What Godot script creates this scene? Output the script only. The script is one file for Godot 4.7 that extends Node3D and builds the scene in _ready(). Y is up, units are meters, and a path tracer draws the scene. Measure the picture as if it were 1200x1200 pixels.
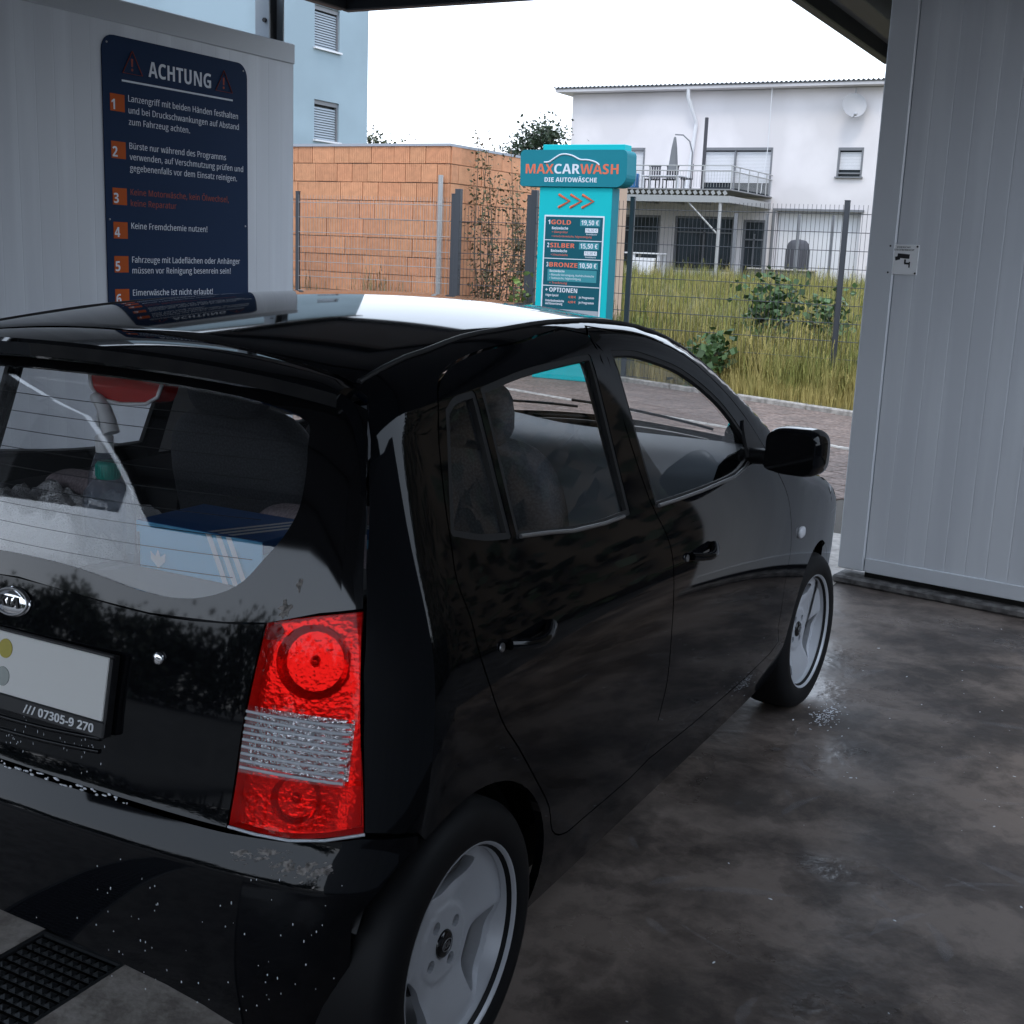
extends Node3D

# ------------------------------------------------------------------ mesh builder
class MB:
	var v := PackedVector3Array()
	var n := PackedVector3Array()
	var c := PackedColorArray()
	var col := Color(1, 1, 1)
	var colored := false
	func tri(a: Vector3, b: Vector3, d: Vector3, na: Vector3, nb: Vector3, nd: Vector3) -> void:
		if (b - a).cross(d - a).dot(na + nb + nd) > 0.0:
			v.append(a); v.append(d); v.append(b); n.append(na); n.append(nd); n.append(nb)
		else:
			v.append(a); v.append(b); v.append(d); n.append(na); n.append(nb); n.append(nd)
		if colored:
			c.append(col); c.append(col); c.append(col)
	func quad(a: Vector3, b: Vector3, d: Vector3, e: Vector3, nn: Vector3) -> void:
		tri(a, b, d, nn, nn, nn)
		tri(a, d, e, nn, nn, nn)
	func flat(a: Vector3, b: Vector3, d: Vector3, e: Vector3, out: Vector3) -> void:
		var nn := (b - a).cross(d - a).normalized()
		if nn.dot(out) < 0.0: nn = -nn
		quad(a, b, d, e, nn)
	func box(ctr: Vector3, s: Vector3, bs := Basis.IDENTITY) -> void:
		cbox(Transform3D(bs, ctr), s, 0.0)
	func cbox(t: Transform3D, s: Vector3, bv: float) -> void:
		var h := s * 0.5
		var bs := t.basis
		for a in 3:
			var b := (a + 1) % 3
			var d := (a + 2) % 3
			for sa: float in [-1.0, 1.0]:
				var q := []
				for k in [[-1, -1], [1, -1], [1, 1], [-1, 1]]:
					var p := Vector3.ZERO
					p[a] = sa * h[a]; p[b] = k[0] * (h[b] - bv); p[d] = k[1] * (h[d] - bv)
					q.append(t * p)
				var nn := Vector3.ZERO
				nn[a] = sa
				quad(q[0], q[1], q[2], q[3], (bs * nn).normalized())
				if bv > 0.0:
					for sb: float in [-1.0, 1.0]:
						var r := []
						for k in [[0, -1], [0, 1], [1, 1], [1, -1]]:
							var p := Vector3.ZERO
							p[a] = sa * (h[a] - (bv if k[0] == 1 else 0.0)); p[b] = sb * (h[b] - (0.0 if k[0] == 1 else bv)); p[d] = k[1] * (h[d] - bv)
							r.append(t * p)
						var m := Vector3.ZERO
						m[a] = sa; m[b] = sb
						quad(r[0], r[1], r[2], r[3], (bs * m).normalized())
		if bv > 0.0:
			for sx: float in [-1.0, 1.0]:
				for sy: float in [-1.0, 1.0]:
					for sz: float in [-1.0, 1.0]:
						var g := Vector3(sx, sy, sz)
						var nn := (bs * g).normalized()
						var p0 := t * Vector3(sx * h.x, sy * (h.y - bv), sz * (h.z - bv))
						var p1 := t * Vector3(sx * (h.x - bv), sy * h.y, sz * (h.z - bv))
						var p2 := t * Vector3(sx * (h.x - bv), sy * (h.y - bv), sz * h.z)
						tri(p0, p1, p2, nn, nn, nn)
	func tube(pts: Array, r: float, sides := 6, r2 := -1.0, squash := 1.0) -> void:
		var cnt := pts.size()
		var prev := []
		var pn := []
		var up := Vector3.UP
		for i in cnt:
			var p: Vector3 = pts[i]
			var d: Vector3 = ((pts[mini(i + 1, cnt - 1)] as Vector3) - (pts[maxi(i - 1, 0)] as Vector3)).normalized()
			if absf(d.dot(up)) > 0.95: up = Vector3.RIGHT if absf(d.x) < 0.9 else Vector3.BACK
			var sx := d.cross(up).normalized()
			var sy := sx.cross(d).normalized()
			up = sy
			var rr := r if r2 < 0.0 else lerpf(r, r2, float(i) / float(cnt - 1))
			var ring := []
			var rn := []
			for k in sides:
				var a := TAU * k / sides
				var o := sx * cos(a) + sy * sin(a) * squash
				ring.append(p + o * rr); rn.append(o.normalized())
			if i > 0:
				for k in sides:
					var k2 := (k + 1) % sides
					tri(prev[k], ring[k], ring[k2], pn[k], rn[k], rn[k2])
					tri(prev[k], ring[k2], prev[k2], pn[k], rn[k2], pn[k2])
			if i == 0 or i == cnt - 1:
				var nn := -d if i == 0 else d
				for k in range(1, sides - 1):
					tri(ring[0], ring[k], ring[k + 1], nn, nn, nn)
			prev = ring; pn = rn
	func lathe(prof: Array, t: Transform3D, segs := 24, smooth := true) -> void:
		# prof: Vector2(radius, height along local y)
		var cnt := prof.size()
		var seg_n := []
		for i in cnt - 1:
			var e: Vector2 = prof[i + 1] - prof[i]
			var q := Vector2(e.y, -e.x)
			seg_n.append(q.normalized() if q.length() > 1e-9 else Vector2(1, 0))
		for i in cnt - 1:
			var n0: Vector2 = seg_n[i]
			var n1: Vector2 = seg_n[i]
			if smooth:
				if i > 0 and (seg_n[i - 1] as Vector2).dot(n0) > 0.5: n0 = (n0 + seg_n[i - 1]).normalized()
				if i < cnt - 2 and (seg_n[i + 1] as Vector2).dot(n1) > 0.5: n1 = (n1 + seg_n[i + 1]).normalized()
			var a: Vector2 = prof[i]
			var b: Vector2 = prof[i + 1]
			for k in segs:
				var t0 := TAU * k / segs
				var t1 := TAU * (k + 1) / segs
				var e0 := Vector3(cos(t0), 0, sin(t0))
				var e1 := Vector3(cos(t1), 0, sin(t1))
				var A0 := t * (e0 * a.x + Vector3.UP * a.y)
				var A1 := t * (e1 * a.x + Vector3.UP * a.y)
				var B0 := t * (e0 * b.x + Vector3.UP * b.y)
				var B1 := t * (e1 * b.x + Vector3.UP * b.y)
				var na0 := (t.basis * (e0 * n0.x + Vector3.UP * n0.y)).normalized()
				var na1 := (t.basis * (e1 * n0.x + Vector3.UP * n0.y)).normalized()
				var nb0 := (t.basis * (e0 * n1.x + Vector3.UP * n1.y)).normalized()
				var nb1 := (t.basis * (e1 * n1.x + Vector3.UP * n1.y)).normalized()
				if b.x > 1e-6: tri(A0, B0, B1, na0, nb0, nb1)
				if a.x > 1e-6: tri(A0, B1, A1, na0, nb1, na1)
	func grid(nu: int, nv: int, fn: Callable) -> void:
		# smooth sheet from fn(u, v) -> point
		var P := []
		for i in nu + 1:
			var row := PackedVector3Array()
			for j in nv + 1: row.append(fn.call(float(i) / nu, float(j) / nv))
			P.append(row)
		var N := []
		for i in nu + 1:
			var row := PackedVector3Array()
			for j in nv + 1:
				var du: Vector3 = P[mini(i + 1, nu)][j] - P[maxi(i - 1, 0)][j]
				var dv: Vector3 = P[i][mini(j + 1, nv)] - P[i][maxi(j - 1, 0)]
				row.append(du.cross(dv).normalized())
			N.append(row)
		for i in nu:
			for j in nv:
				tri(P[i][j], P[i + 1][j], P[i + 1][j + 1], N[i][j], N[i + 1][j], N[i + 1][j + 1])
				tri(P[i][j], P[i + 1][j + 1], P[i][j + 1], N[i][j], N[i + 1][j + 1], N[i][j + 1])
	func ellipsoid(ctr: Vector3, r: Vector3, nu := 16, nv := 10, bs := Basis.IDENTITY, e := 1.0) -> void:
		# e < 1 squares it off (superellipsoid)
		var f := func(a: float) -> float: return signf(a) * pow(absf(a), e)
		for i in nu:
			for j in nv:
				var q := []
				var qn := []
				for k in [[0, 0], [1, 0], [1, 1], [0, 1]]:
					var th: float = TAU * (i + k[0]) / nu
					var ph: float = PI * (float(j + k[1]) / nv - 0.5)
					var d: Vector3 = Vector3(f.call(cos(ph)) * f.call(cos(th)), f.call(sin(ph)), f.call(cos(ph)) * f.call(sin(th)))
					var g: Vector3 = Vector3(signf(d.x) * pow(absf(d.x), 2.0 / e - 1.0) / r.x, signf(d.y) * pow(absf(d.y), 2.0 / e - 1.0) / r.y, signf(d.z) * pow(absf(d.z), 2.0 / e - 1.0) / r.z)
					q.append(ctr + bs * (d * r))
					qn.append((bs * g).normalized())
				if j > 0: tri(q[0], q[1], q[2], qn[0], qn[1], qn[2])
				else: tri(q[0], q[3], q[2], qn[0], qn[3], qn[2])
				if j > 0 and j < nv - 1: tri(q[0], q[2], q[3], qn[0], qn[2], qn[3])
	func patch(outer: PackedVector2Array, holes: Array, cell: float, fn: Callable, flange := 0.0) -> void:
		# fn(uv) -> [point, normal]; outer minus holes, cut into cells that follow the surface
		var lo := outer[0]
		var hi := outer[0]
		for p in outer:
			lo = lo.min(p); hi = hi.max(p)
		var cache := {}
		var nx := int(ceil((hi.x - lo.x) / cell))
		var ny := int(ceil((hi.y - lo.y) / cell))
		for i in nx:
			for j in ny:
				var o := lo + Vector2(i, j) * cell
				var rect := PackedVector2Array([o, o + Vector2(cell, 0), o + Vector2(cell, cell), o + Vector2(0, cell)])
				var list: Array = Geometry2D.intersect_polygons(rect, outer)
				for h: PackedVector2Array in holes:
					var nl := []
					for q: PackedVector2Array in list:
						for w: PackedVector2Array in Geometry2D.clip_polygons(q, h):
							if not Geometry2D.is_polygon_clockwise(w): nl.append(w)
					list = nl
				for q: PackedVector2Array in list:
					var idx := Geometry2D.triangulate_polygon(q)
					for k in range(0, idx.size(), 3):
						var r := []
						for m in 3:
							var uv: Vector2 = q[idx[k + m]]
							var key := Vector2i((uv * 20000.0).round())
							if not cache.has(key): cache[key] = fn.call(uv)
							r.append(cache[key])
						tri(r[0][0], r[1][0], r[2][0], r[0][1], r[1][1], r[2][1])
		if flange > 0.0:
			rim(outer, cell, fn, flange, PackedVector2Array(), holes)
			for h: PackedVector2Array in holes: 
				rim(h, cell, fn, flange, outer)
	func rim(poly: PackedVector2Array, cell: float, fn: Callable, depth: float, inside := PackedVector2Array(), outside := []) -> void:
		var pts := PackedVector2Array()
		for i in poly.size():
			var a := poly[i]
			var b := poly[(i + 1) % poly.size()]
			var m := maxi(1, int(ceil(a.distance_to(b) / cell)))
			for k in m: pts.append(a.lerp(b, float(k) / m))
		for i in pts.size():
			var u0 := pts[i]
			var u1 := pts[(i + 1) % pts.size()]
			if inside.size() > 0 and not (Geometry2D.is_point_in_polygon(u0, inside) and Geometry2D.is_point_in_polygon(u1, inside)): continue
			var skip := false
			for h: PackedVector2Array in outside:
				if Geometry2D.is_point_in_polygon(u0.lerp(u1, 0.5), h): skip = true
			if skip: continue
			var A: Array = fn.call(u0)
			var B: Array = fn.call(u1)
			var q := (B[0] - A[0] as Vector3)
			var nn := q.cross(A[1]).normalized()
			quad(A[0], B[0], B[0] - B[1] * depth, A[0] - A[1] * depth, nn)
	func mesh() -> ArrayMesh:
		var m := ArrayMesh.new()
		if v.is_empty(): return m
		var arr := []
		arr.resize(Mesh.ARRAY_MAX)
		arr[Mesh.ARRAY_VERTEX] = v
		arr[Mesh.ARRAY_NORMAL] = n
		if colored: arr[Mesh.ARRAY_COLOR] = c
		m.add_surface_from_arrays(Mesh.PRIMITIVE_TRIANGLES, arr)
		return m

# ------------------------------------------------------------------ node helpers
var taken := {}
func numbered(called: String) -> String:
	if not taken.has(called):
		taken[called] = 0
		return called
	taken[called] += 1
	return "%s_%03d" % [called, taken[called]]
func tag(o: Node, label: String, category: String, group := "") -> void:
	o.set_meta("label", label)
	o.set_meta("category", category)
	if group != "": o.set_meta("group", group)
func thing(called: String, label: String, category: String, at := Vector3.ZERO, turn := 0.0, group := "") -> Node3D:
	var o := Node3D.new()
	o.name = numbered(called)
	add_child(o)
	o.position = at
	o.rotation.y = turn
	tag(o, label, category, group)
	return o
func part(called: String, m: Variant, mat: Material, parent: Node, at := Vector3.ZERO) -> MeshInstance3D:
	var o := MeshInstance3D.new()
	o.name = called
	o.mesh = m.mesh() if m is MB else m
	o.material_override = mat
	o.position = at
	parent.add_child(o, true)
	return o
func solo(called: String, m: Variant, mat: Material, label: String, category: String, group := "", at := Vector3.ZERO) -> MeshInstance3D:
	var o := part(numbered(called), m, mat, self, at)
	tag(o, label, category, group)
	return o
func structure(called: String, m: Variant, mat: Material, at := Vector3.ZERO) -> MeshInstance3D:
	var o := part(called, m, mat, self, at)
	o.set_meta("kind", "structure")
	return o
func dup(o: Node3D, label: String, at: Vector3, turn := 0.0) -> Node3D:
	var base := String(o.name)
	var r: Node3D = o.duplicate()
	r.name = numbered(base)
	add_child(r)
	r.position = at
	r.rotation.y = turn
	r.set_meta("label", label)
	return r
func V(x: float, y: float, z: float) -> Vector3: return Vector3(x, y, z)
func pv(a: Array) -> PackedVector2Array:
	var r := PackedVector2Array()
	for p in a: r.append(Vector2(p[0], p[1]))
	return r
func letters(txt: String, parent: Node, at: Vector3, bs: Basis, w: float, h: float, mat: Material, called := "lettering", serif := false, bold := false, depth := 0.002) -> MeshInstance3D:
	# lettering whose ink box starts at its lower left corner `at`; w wide (0 keeps the proportions), capitals h tall
	var tm := TextMesh.new()
	var f := SystemFont.new()
	f.font_names = PackedStringArray(["Droid Serif" if serif else "Droid Sans"])
	if bold: f.font_weight = 700
	tm.font = f
	tm.text = txt
	tm.font_size = 64
	tm.pixel_size = 0.01
	tm.depth = 0.02
	tm.curve_step = 3.0
	tm.horizontal_alignment = HORIZONTAL_ALIGNMENT_LEFT
	var cap := TextMesh.new()
	cap.font = f; cap.text = "H"; cap.font_size = 64; cap.pixel_size = 0.01; cap.depth = 0.02
	cap.horizontal_alignment = HORIZONTAL_ALIGNMENT_LEFT
	var cb := cap.get_aabb()
	var bb := tm.get_aabb()
	var sy := h / cb.size.y
	var sx := sy if w <= 0.0 else w / bb.size.x
	var b := Basis(bs.x * sx, bs.y * sy, bs.z * (depth / 0.02))
	var o := part(called, tm, mat, parent)
	# the base line: the bottom of «H» drawn alone sits where the base line is when vertical alignment is the same
	tm.vertical_alignment = VERTICAL_ALIGNMENT_BOTTOM
	cap.vertical_alignment = VERTICAL_ALIGNMENT_BOTTOM
	bb = tm.get_aabb(); cb = cap.get_aabb()
	o.transform = Transform3D(b, at - b * V(bb.position.x, cb.position.y, 0))
	return o

# ------------------------------------------------------------------ materials
var M := {}
func lin(r: float, g: float, b: float) -> Color: return Color(r, g, b).linear_to_srgb()
func mt(key: String, r: float, g: float, b: float, rough := 0.6, metal := 0.0, spec := 0.5) -> StandardMaterial3D:
	var m := StandardMaterial3D.new()
	m.albedo_color = lin(r, g, b)
	m.roughness = rough
	m.metallic = metal
	m.metallic_specular = spec
	m.cull_mode = BaseMaterial3D.CULL_DISABLED
	M[key] = m
	return m
func ntex(freq: float, sd: int, ramp: Array, size := 512, oct := 5, normal := false, bump := 4.0, type := FastNoiseLite.TYPE_SIMPLEX_SMOOTH, dom := 0.0) -> NoiseTexture2D:
	var t := NoiseTexture2D.new()
	var n := FastNoiseLite.new()
	n.seed = sd
	n.frequency = freq
	n.noise_type = type
	n.fractal_octaves = oct
	if dom > 0.0:
		n.domain_warp_enabled = true
		n.domain_warp_amplitude = dom
		n.domain_warp_frequency = freq * 1.5
	t.noise = n
	t.width = size; t.height = size
	t.seamless = true
	t.generate_mipmaps = false
	if normal:
		t.as_normal_map = true
		t.bump_strength = bump
	elif ramp.size() > 0:
		var g := Gradient.new()
		var off := PackedFloat32Array()
		var cols := PackedColorArray()
		for e in ramp:
			off.append(e[0])
			cols.append(e[1])
		g.offsets = off; g.colors = cols
		t.color_ramp = g
	return t
func gray(a: float) -> Color: return Color(a, a, a)
func tri(m: StandardMaterial3D, scale: float, world := true) -> StandardMaterial3D:
	m.uv1_triplanar = true
	m.uv1_world_triplanar = world
	m.uv1_scale = Vector3.ONE * scale
	return m
func glass(key: String, r: float, g: float, b: float, a: float, rough := 0.0) -> StandardMaterial3D:
	var m := mt(key, r, g, b, rough)
	m.transparency = BaseMaterial3D.TRANSPARENCY_ALPHA
	m.albedo_color.a = a
	return m

func make_materials() -> void:
	var m: StandardMaterial3D
	# car
	m = mt("paint", 0.004, 0.0045, 0.006, 0.04, 0.0, 0.37)
	mt("gloss_black", 0.005, 0.005, 0.006, 0.05)
	mt("rubber", 0.012, 0.012, 0.013, 0.6)
	mt("plastic", 0.018, 0.018, 0.02, 0.45)
	mt("tyre", 0.006, 0.006, 0.007, 0.6, 0.0, 0.35)
	m = mt("alloy", 0.52, 0.53, 0.56, 0.42, 0.25)
	mt("chrome", 0.8, 0.8, 0.82, 0.08, 1.0)
	mt("steel", 0.35, 0.35, 0.36, 0.4, 0.9)
	mt("dark_metal", 0.03, 0.03, 0.032, 0.5, 0.3)
	glass("pane", 0.02, 0.025, 0.03, 0.06)
	glass("rear_pane", 0.02, 0.025, 0.03, 0.05)
	glass("red_lens", 0.75, 0.006, 0.004, 0.30, 0.03).metallic_specular = 0.28
	glass("red_edge", 0.4, 0.004, 0.004, 0.8, 0.03)
	glass("clear_lens", 0.85, 0.87, 0.9, 0.12, 0.04)
	m = mt("reflector", 0.85, 0.85, 0.87, 0.18, 1.0)
	m.normal_enabled = true
	m.normal_texture = ntex(0.06, 31, [], 256, 2, true, 9.0, FastNoiseLite.TYPE_CELLULAR); m.normal_scale = 1.2; tri(m, 7.0, false)
	m = mt("red_reflector", 0.9, 0.010, 0.007, 0.16, 0.95)
	m.normal_enabled = true
	m.normal_texture = M.reflector.normal_texture; m.normal_scale = 0.13; tri(m, 7.0, false)
	mt("red_solid", 0.42, 0.012, 0.01, 0.2)
	mt("clear_solid", 0.6, 0.6, 0.62, 0.12)
	mt("clear_rib", 0.62, 0.65, 0.7, 0.12)
	mt("notice_white", 0.90, 0.90, 0.90, 0.35)
	mt("white", 0.75, 0.76, 0.78, 0.4)
	mt("plate_white", 0.72, 0.72, 0.7, 0.35)
	mt("seal_yellow", 0.45, 0.38, 0.06, 0.4)
	mt("seal_grey", 0.35, 0.38, 0.36, 0.4)
	m = mt("seat", 0.33, 0.27, 0.29, 0.9)
	m.albedo_texture = ntex(0.08, 9, [[0.3, gray(0.8)], [0.7, gray(1.0)]], 256); tri(m, 6.0, false)
	m = mt("seat_grey", 0.10, 0.105, 0.12, 0.9)
	m.albedo_texture = ntex(0.08, 9, [[0.3, gray(0.8)], [0.7, gray(1.0)]], 256); tri(m, 6.0, false)
	mt("dash", 0.20, 0.225, 0.25, 0.55)
	mt("trim_dark", 0.025, 0.026, 0.03, 0.7)
	mt("headliner", 0.28, 0.28, 0.29, 0.9)
	mt("carpet", 0.012, 0.012, 0.013, 0.95)
	m = mt("worn_paint", 0.34, 0.31, 0.29, 0.75)
	m.albedo_texture = ntex(0.05, 12, [[0.25, gray(0.35)], [0.6, gray(1.0)]], 256); tri(m, 8.0, false)
	mt("suds", 0.72, 0.74, 0.78, 0.5)
	# things in the car
	mt("box_light_blue", 0.13, 0.45, 0.72, 0.5)
	mt("box_blue", 0.015, 0.10, 0.32, 0.45)
	glass("bottle", 0.25, 0.32, 0.42, 0.16, 0.08)
	mt("cap_green", 0.0, 0.30, 0.24, 0.35)
	m = mt("towel", 0.62, 0.62, 0.64, 0.95)
	m.normal_enabled = true; m.normal_texture = ntex(0.15, 71, [], 256, 3, true, 8.0); m.normal_scale = 1.0; tri(m, 5.0, false)
	# bay
	m = mt("panel", 0.53, 0.57, 0.625, 0.45)
	m.albedo_texture = ntex(0.006, 21, [[0.3, Color(0.955, 0.955, 0.96)], [0.7, Color(1, 1, 1)]], 512, 6); tri(m, 0.35)
	m.uv1_scale = V(1.6, 0.10, 1.6)
	m.roughness_texture = ntex(0.012, 22, [[0.3, gray(0.8)], [0.7, gray(1.0)]], 256, 4)
	m = mt("lit_end_panel", 0.70, 0.72, 0.75, 0.5)  # paler than panel: light missing on the end wall is put into its colour
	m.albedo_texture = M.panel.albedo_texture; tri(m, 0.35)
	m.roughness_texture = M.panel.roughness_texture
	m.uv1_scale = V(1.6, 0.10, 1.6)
	mt("lit_end_trim", 0.64, 0.66, 0.69, 0.5)  # lightened along with the end wall to look lit
	m = mt("panel_trim", 0.36, 0.39, 0.43, 0.4)
	mt("post_light", 0.30, 0.34, 0.38, 0.5)
	m = mt("canopy_dark", 0.022, 0.026, 0.032, 0.5)
	m = mt("canopy_under", 0.13, 0.14, 0.155, 0.6)
	m = mt("floor", 1, 1, 1, 1.0)
	m.albedo_texture = ntex(0.004, 41, [[0.28, lin(0.066, 0.053, 0.047)], [0.5, lin(0.126, 0.101, 0.087)], [0.70, lin(0.205, 0.165, 0.141)]], 1024, 9, false, 4.0, FastNoiseLite.TYPE_SIMPLEX_SMOOTH, 40.0)
	(m.albedo_texture as NoiseTexture2D).noise.fractal_gain = 0.74
	m.roughness_texture = ntex(0.0035, 43, [[0.25, gray(0.22)], [0.45, gray(0.40)], [0.75, gray(0.68)]], 1024, 7, false, 4.0, FastNoiseLite.TYPE_SIMPLEX_SMOOTH, 60.0)
	m.normal_enabled = true; m.normal_texture = ntex(0.06, 44, [], 1024, 4, true, 3.0); m.normal_scale = 0.16
	tri(m, 0.33)
	m = mt("floor_dry", 1, 1, 1, 0.75)
	m.albedo_texture = ntex(0.012, 47, [[0.25, lin(0.28, 0.25, 0.225)], [0.5, lin(0.41, 0.37, 0.335)], [0.72, lin(0.50, 0.455, 0.42)]], 1024, 8)
	(m.albedo_texture as NoiseTexture2D).noise.fractal_gain = 0.72
	m.normal_enabled = true; m.normal_texture = M.floor.normal_texture; m.normal_scale = 0.2
	tri(m, 0.6)
	m = mt("plinth", 0.17, 0.16, 0.155, 0.7)
	m.albedo_texture = ntex(0.03, 45, [[0.3, gray(0.6)], [0.7, gray(1.0)]], 512); tri(m, 1.0)
	m = mt("yard", 0.055, 0.053, 0.052, 0.9)
	m.albedo_texture = ntex(0.02, 48, [[0.3, gray(0.7)], [0.7, gray(1.0)]], 256); tri(m, 0.5)
	m = mt("foam", 0.55, 0.56, 0.6, 0.6)
	m.transparency = BaseMaterial3D.TRANSPARENCY_ALPHA; m.albedo_color.a = 0.07
	mt("grate", 0.07, 0.075, 0.08, 0.38, 0.6)
	mt("pit", 0.012, 0.011, 0.01, 0.9)
	m = mt("apron", 1, 1, 1, 0.85)
	m.albedo_texture = ntex(0.01, 46, [[0.3, lin(0.06, 0.06, 0.06)], [0.7, lin(0.10, 0.098, 0.095)]], 512); tri(m, 0.3)
	for i in 4:
		var k: float = [0.88, 1.0, 1.1, 0.96][i]
		m = mt("paver%d" % i, 0.20 * k, 0.145 * k, 0.122 * k, 0.9)
		m.albedo_texture = ntex(0.05, 50 + i, [[0.3, gray(0.75)], [0.7, gray(1.0)]], 256); tri(m, 1.3)
	m = mt("kerb", 0.42, 0.39, 0.36, 0.9)
	m.albedo_texture = ntex(0.04, 56, [[0.3, gray(0.75)], [0.7, gray(1.0)]], 256); tri(m, 1.0)
	mt("joint", 0.07, 0.06, 0.05, 0.95)
	# signs
	mt("navy", 0.010, 0.026, 0.068, 0.7, 0.0, 0.2)
	mt("orange", 0.42, 0.085, 0.018, 0.7, 0.0, 0.2)
	mt("orange_dull", 0.28, 0.07, 0.045, 0.7, 0.0, 0.2)
	mt("sign_white", 0.62, 0.66, 0.72, 0.7, 0.0, 0.2)
	mt("teal", 0.008, 0.43, 0.47, 0.6, 0.0, 0.25)
	mt("teal_mid", 0.012, 0.18, 0.23, 0.6, 0.0, 0.25)
	mt("teal_dark", 0.008, 0.10, 0.14, 0.4)
	mt("panel_teal", 0.010, 0.085, 0.115, 0.7, 0.0, 0.2)
	mt("price", 0.05, 0.24, 0.28, 0.7, 0.0, 0.2)
	mt("coral", 0.65, 0.16, 0.09, 0.7, 0.0, 0.2)
	mt("print_black", 0.02, 0.02, 0.022, 0.5)
	# outside
	for i in 4:
		var k: float = [0.93, 1.0, 1.04, 0.97][i]
		var g: float = [1.0, 0.98, 1.02, 1.03][i]
		m = mt("brick%d" % i, 0.64 * k, 0.305 * k * g, 0.165 * k * g, 0.9)
		m.albedo_texture = ntex(0.03, 60 + i, [[0.25, gray(0.94)], [0.7, gray(1.0)]], 256); tri(m, 1.0)
	mt("mortar", 0.45, 0.32, 0.24, 0.95)
	mt("fence", 0.045, 0.05, 0.06, 0.5, 0.2)
	mt("galvanised", 0.38, 0.38, 0.38, 0.45, 0.4)
	m = mt("render_white", 0.70, 0.665, 0.68, 0.9)
	m.albedo_texture = ntex(0.008, 66, [[0.3, gray(0.95)], [0.7, gray(1.0)]], 256); tri(m, 0.1)
	m = mt("render_blue", 0.30, 0.385, 0.44, 0.9)
	m.albedo_texture = ntex(0.008, 67, [[0.3, gray(0.95)], [0.7, gray(1.0)]], 256); tri(m, 0.1)
	mt("frame_grey", 0.16, 0.165, 0.18, 0.5)
	mt("shutter", 0.66, 0.66, 0.69, 0.5)
	mt("blind", 0.30, 0.34, 0.38, 0.5)
	mt("window_dark", 0.03, 0.035, 0.04, 0.08)
	mt("roof_grey", 0.20, 0.20, 0.21, 0.6)
	mt("edge_grey", 0.34, 0.36, 0.40, 0.9)  # plain grey, used on the outbuilding's roof edge
	mt("frame_light", 0.36, 0.36, 0.38, 0.5)
	mt("cloth_grey", 0.14, 0.145, 0.155, 0.9)
	mt("cloth_dark", 0.06, 0.06, 0.07, 0.9)
	mt("cloth_blue", 0.03, 0.14, 0.32, 0.8)
	mt("cloth_red", 0.35, 0.02, 0.04, 0.8)
	m = mt("soil", 1, 1, 1, 0.95)
	m.albedo_texture = ntex(0.02, 68, [[0.25, lin(0.07, 0.075, 0.03)], [0.5, lin(0.12, 0.115, 0.05)], [0.75, lin(0.16, 0.135, 0.075)]], 512); tri(m, 0.25)
	m = mt("grass", 1, 1, 1, 0.8); m.vertex_color_use_as_albedo = true
	m.backlight_enabled = true; m.backlight = lin(0.05, 0.06, 0.02)
	m = mt("leaf", 1, 1, 1, 0.6); m.vertex_color_use_as_albedo = true
	m.backlight_enabled = true; m.backlight = lin(0.03, 0.05, 0.01)
	m = mt("bark", 0.10, 0.08, 0.06, 0.95)
	mt("twig", 0.13, 0.10, 0.07, 0.9)

func set_view() -> void:
	var cam := Camera3D.new()
	cam.name = "camera"
	cam.keep_aspect = Camera3D.KEEP_HEIGHT
	cam.fov = rad_to_deg(2.0 * atan(600.0 / 1452.58))
	cam.near = 0.05
	cam.far = 800.0
	add_child(cam)
	var bs := Basis(Vector3.UP, 0.48763) * Basis(Vector3.RIGHT, -0.208947) * Basis(Vector3.BACK, 0.039675)
	cam.transform = Transform3D(bs, V(1.78599, 1.53912, 1.79046))
	cam.current = true
	var e := Environment.new()
	e.background_mode = Environment.BG_SKY
	var sk := Sky.new()
	var pm := ProceduralSkyMaterial.new()
	pm.sky_top_color = Color(0.80, 0.86, 0.94)
	pm.sky_horizon_color = Color(0.925, 0.945, 0.975)
	pm.sky_curve = 0.12
	pm.ground_bottom_color = Color(0.3, 0.3, 0.3)
	pm.ground_horizon_color = Color(0.6, 0.6, 0.6)
	pm.energy_multiplier = 1.6
	sk.sky_material = pm
	e.sky = sk
	e.tonemap_mode = Environment.TONE_MAPPER_LINEAR
	e.tonemap_exposure = 1.85
	e.sdfgi_enabled = true
	e.ssao_enabled = true
	e.ssil_enabled = true
	var we := WorldEnvironment.new()
	we.name = "world_environment"
	we.environment = e
	add_child(we)
	var sun := DirectionalLight3D.new()
	sun.name = "sun"
	sun.light_energy = 0.22
	sun.light_color = Color(1.0, 0.97, 0.93)
	sun.light_angular_distance = 14.0
	sun.shadow_enabled = true
	add_child(sun)
	sun.transform = Transform3D(Basis.IDENTITY, V(8, 40, 18)).looking_at(Vector3(0, 0, -8), Vector3.UP)

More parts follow.
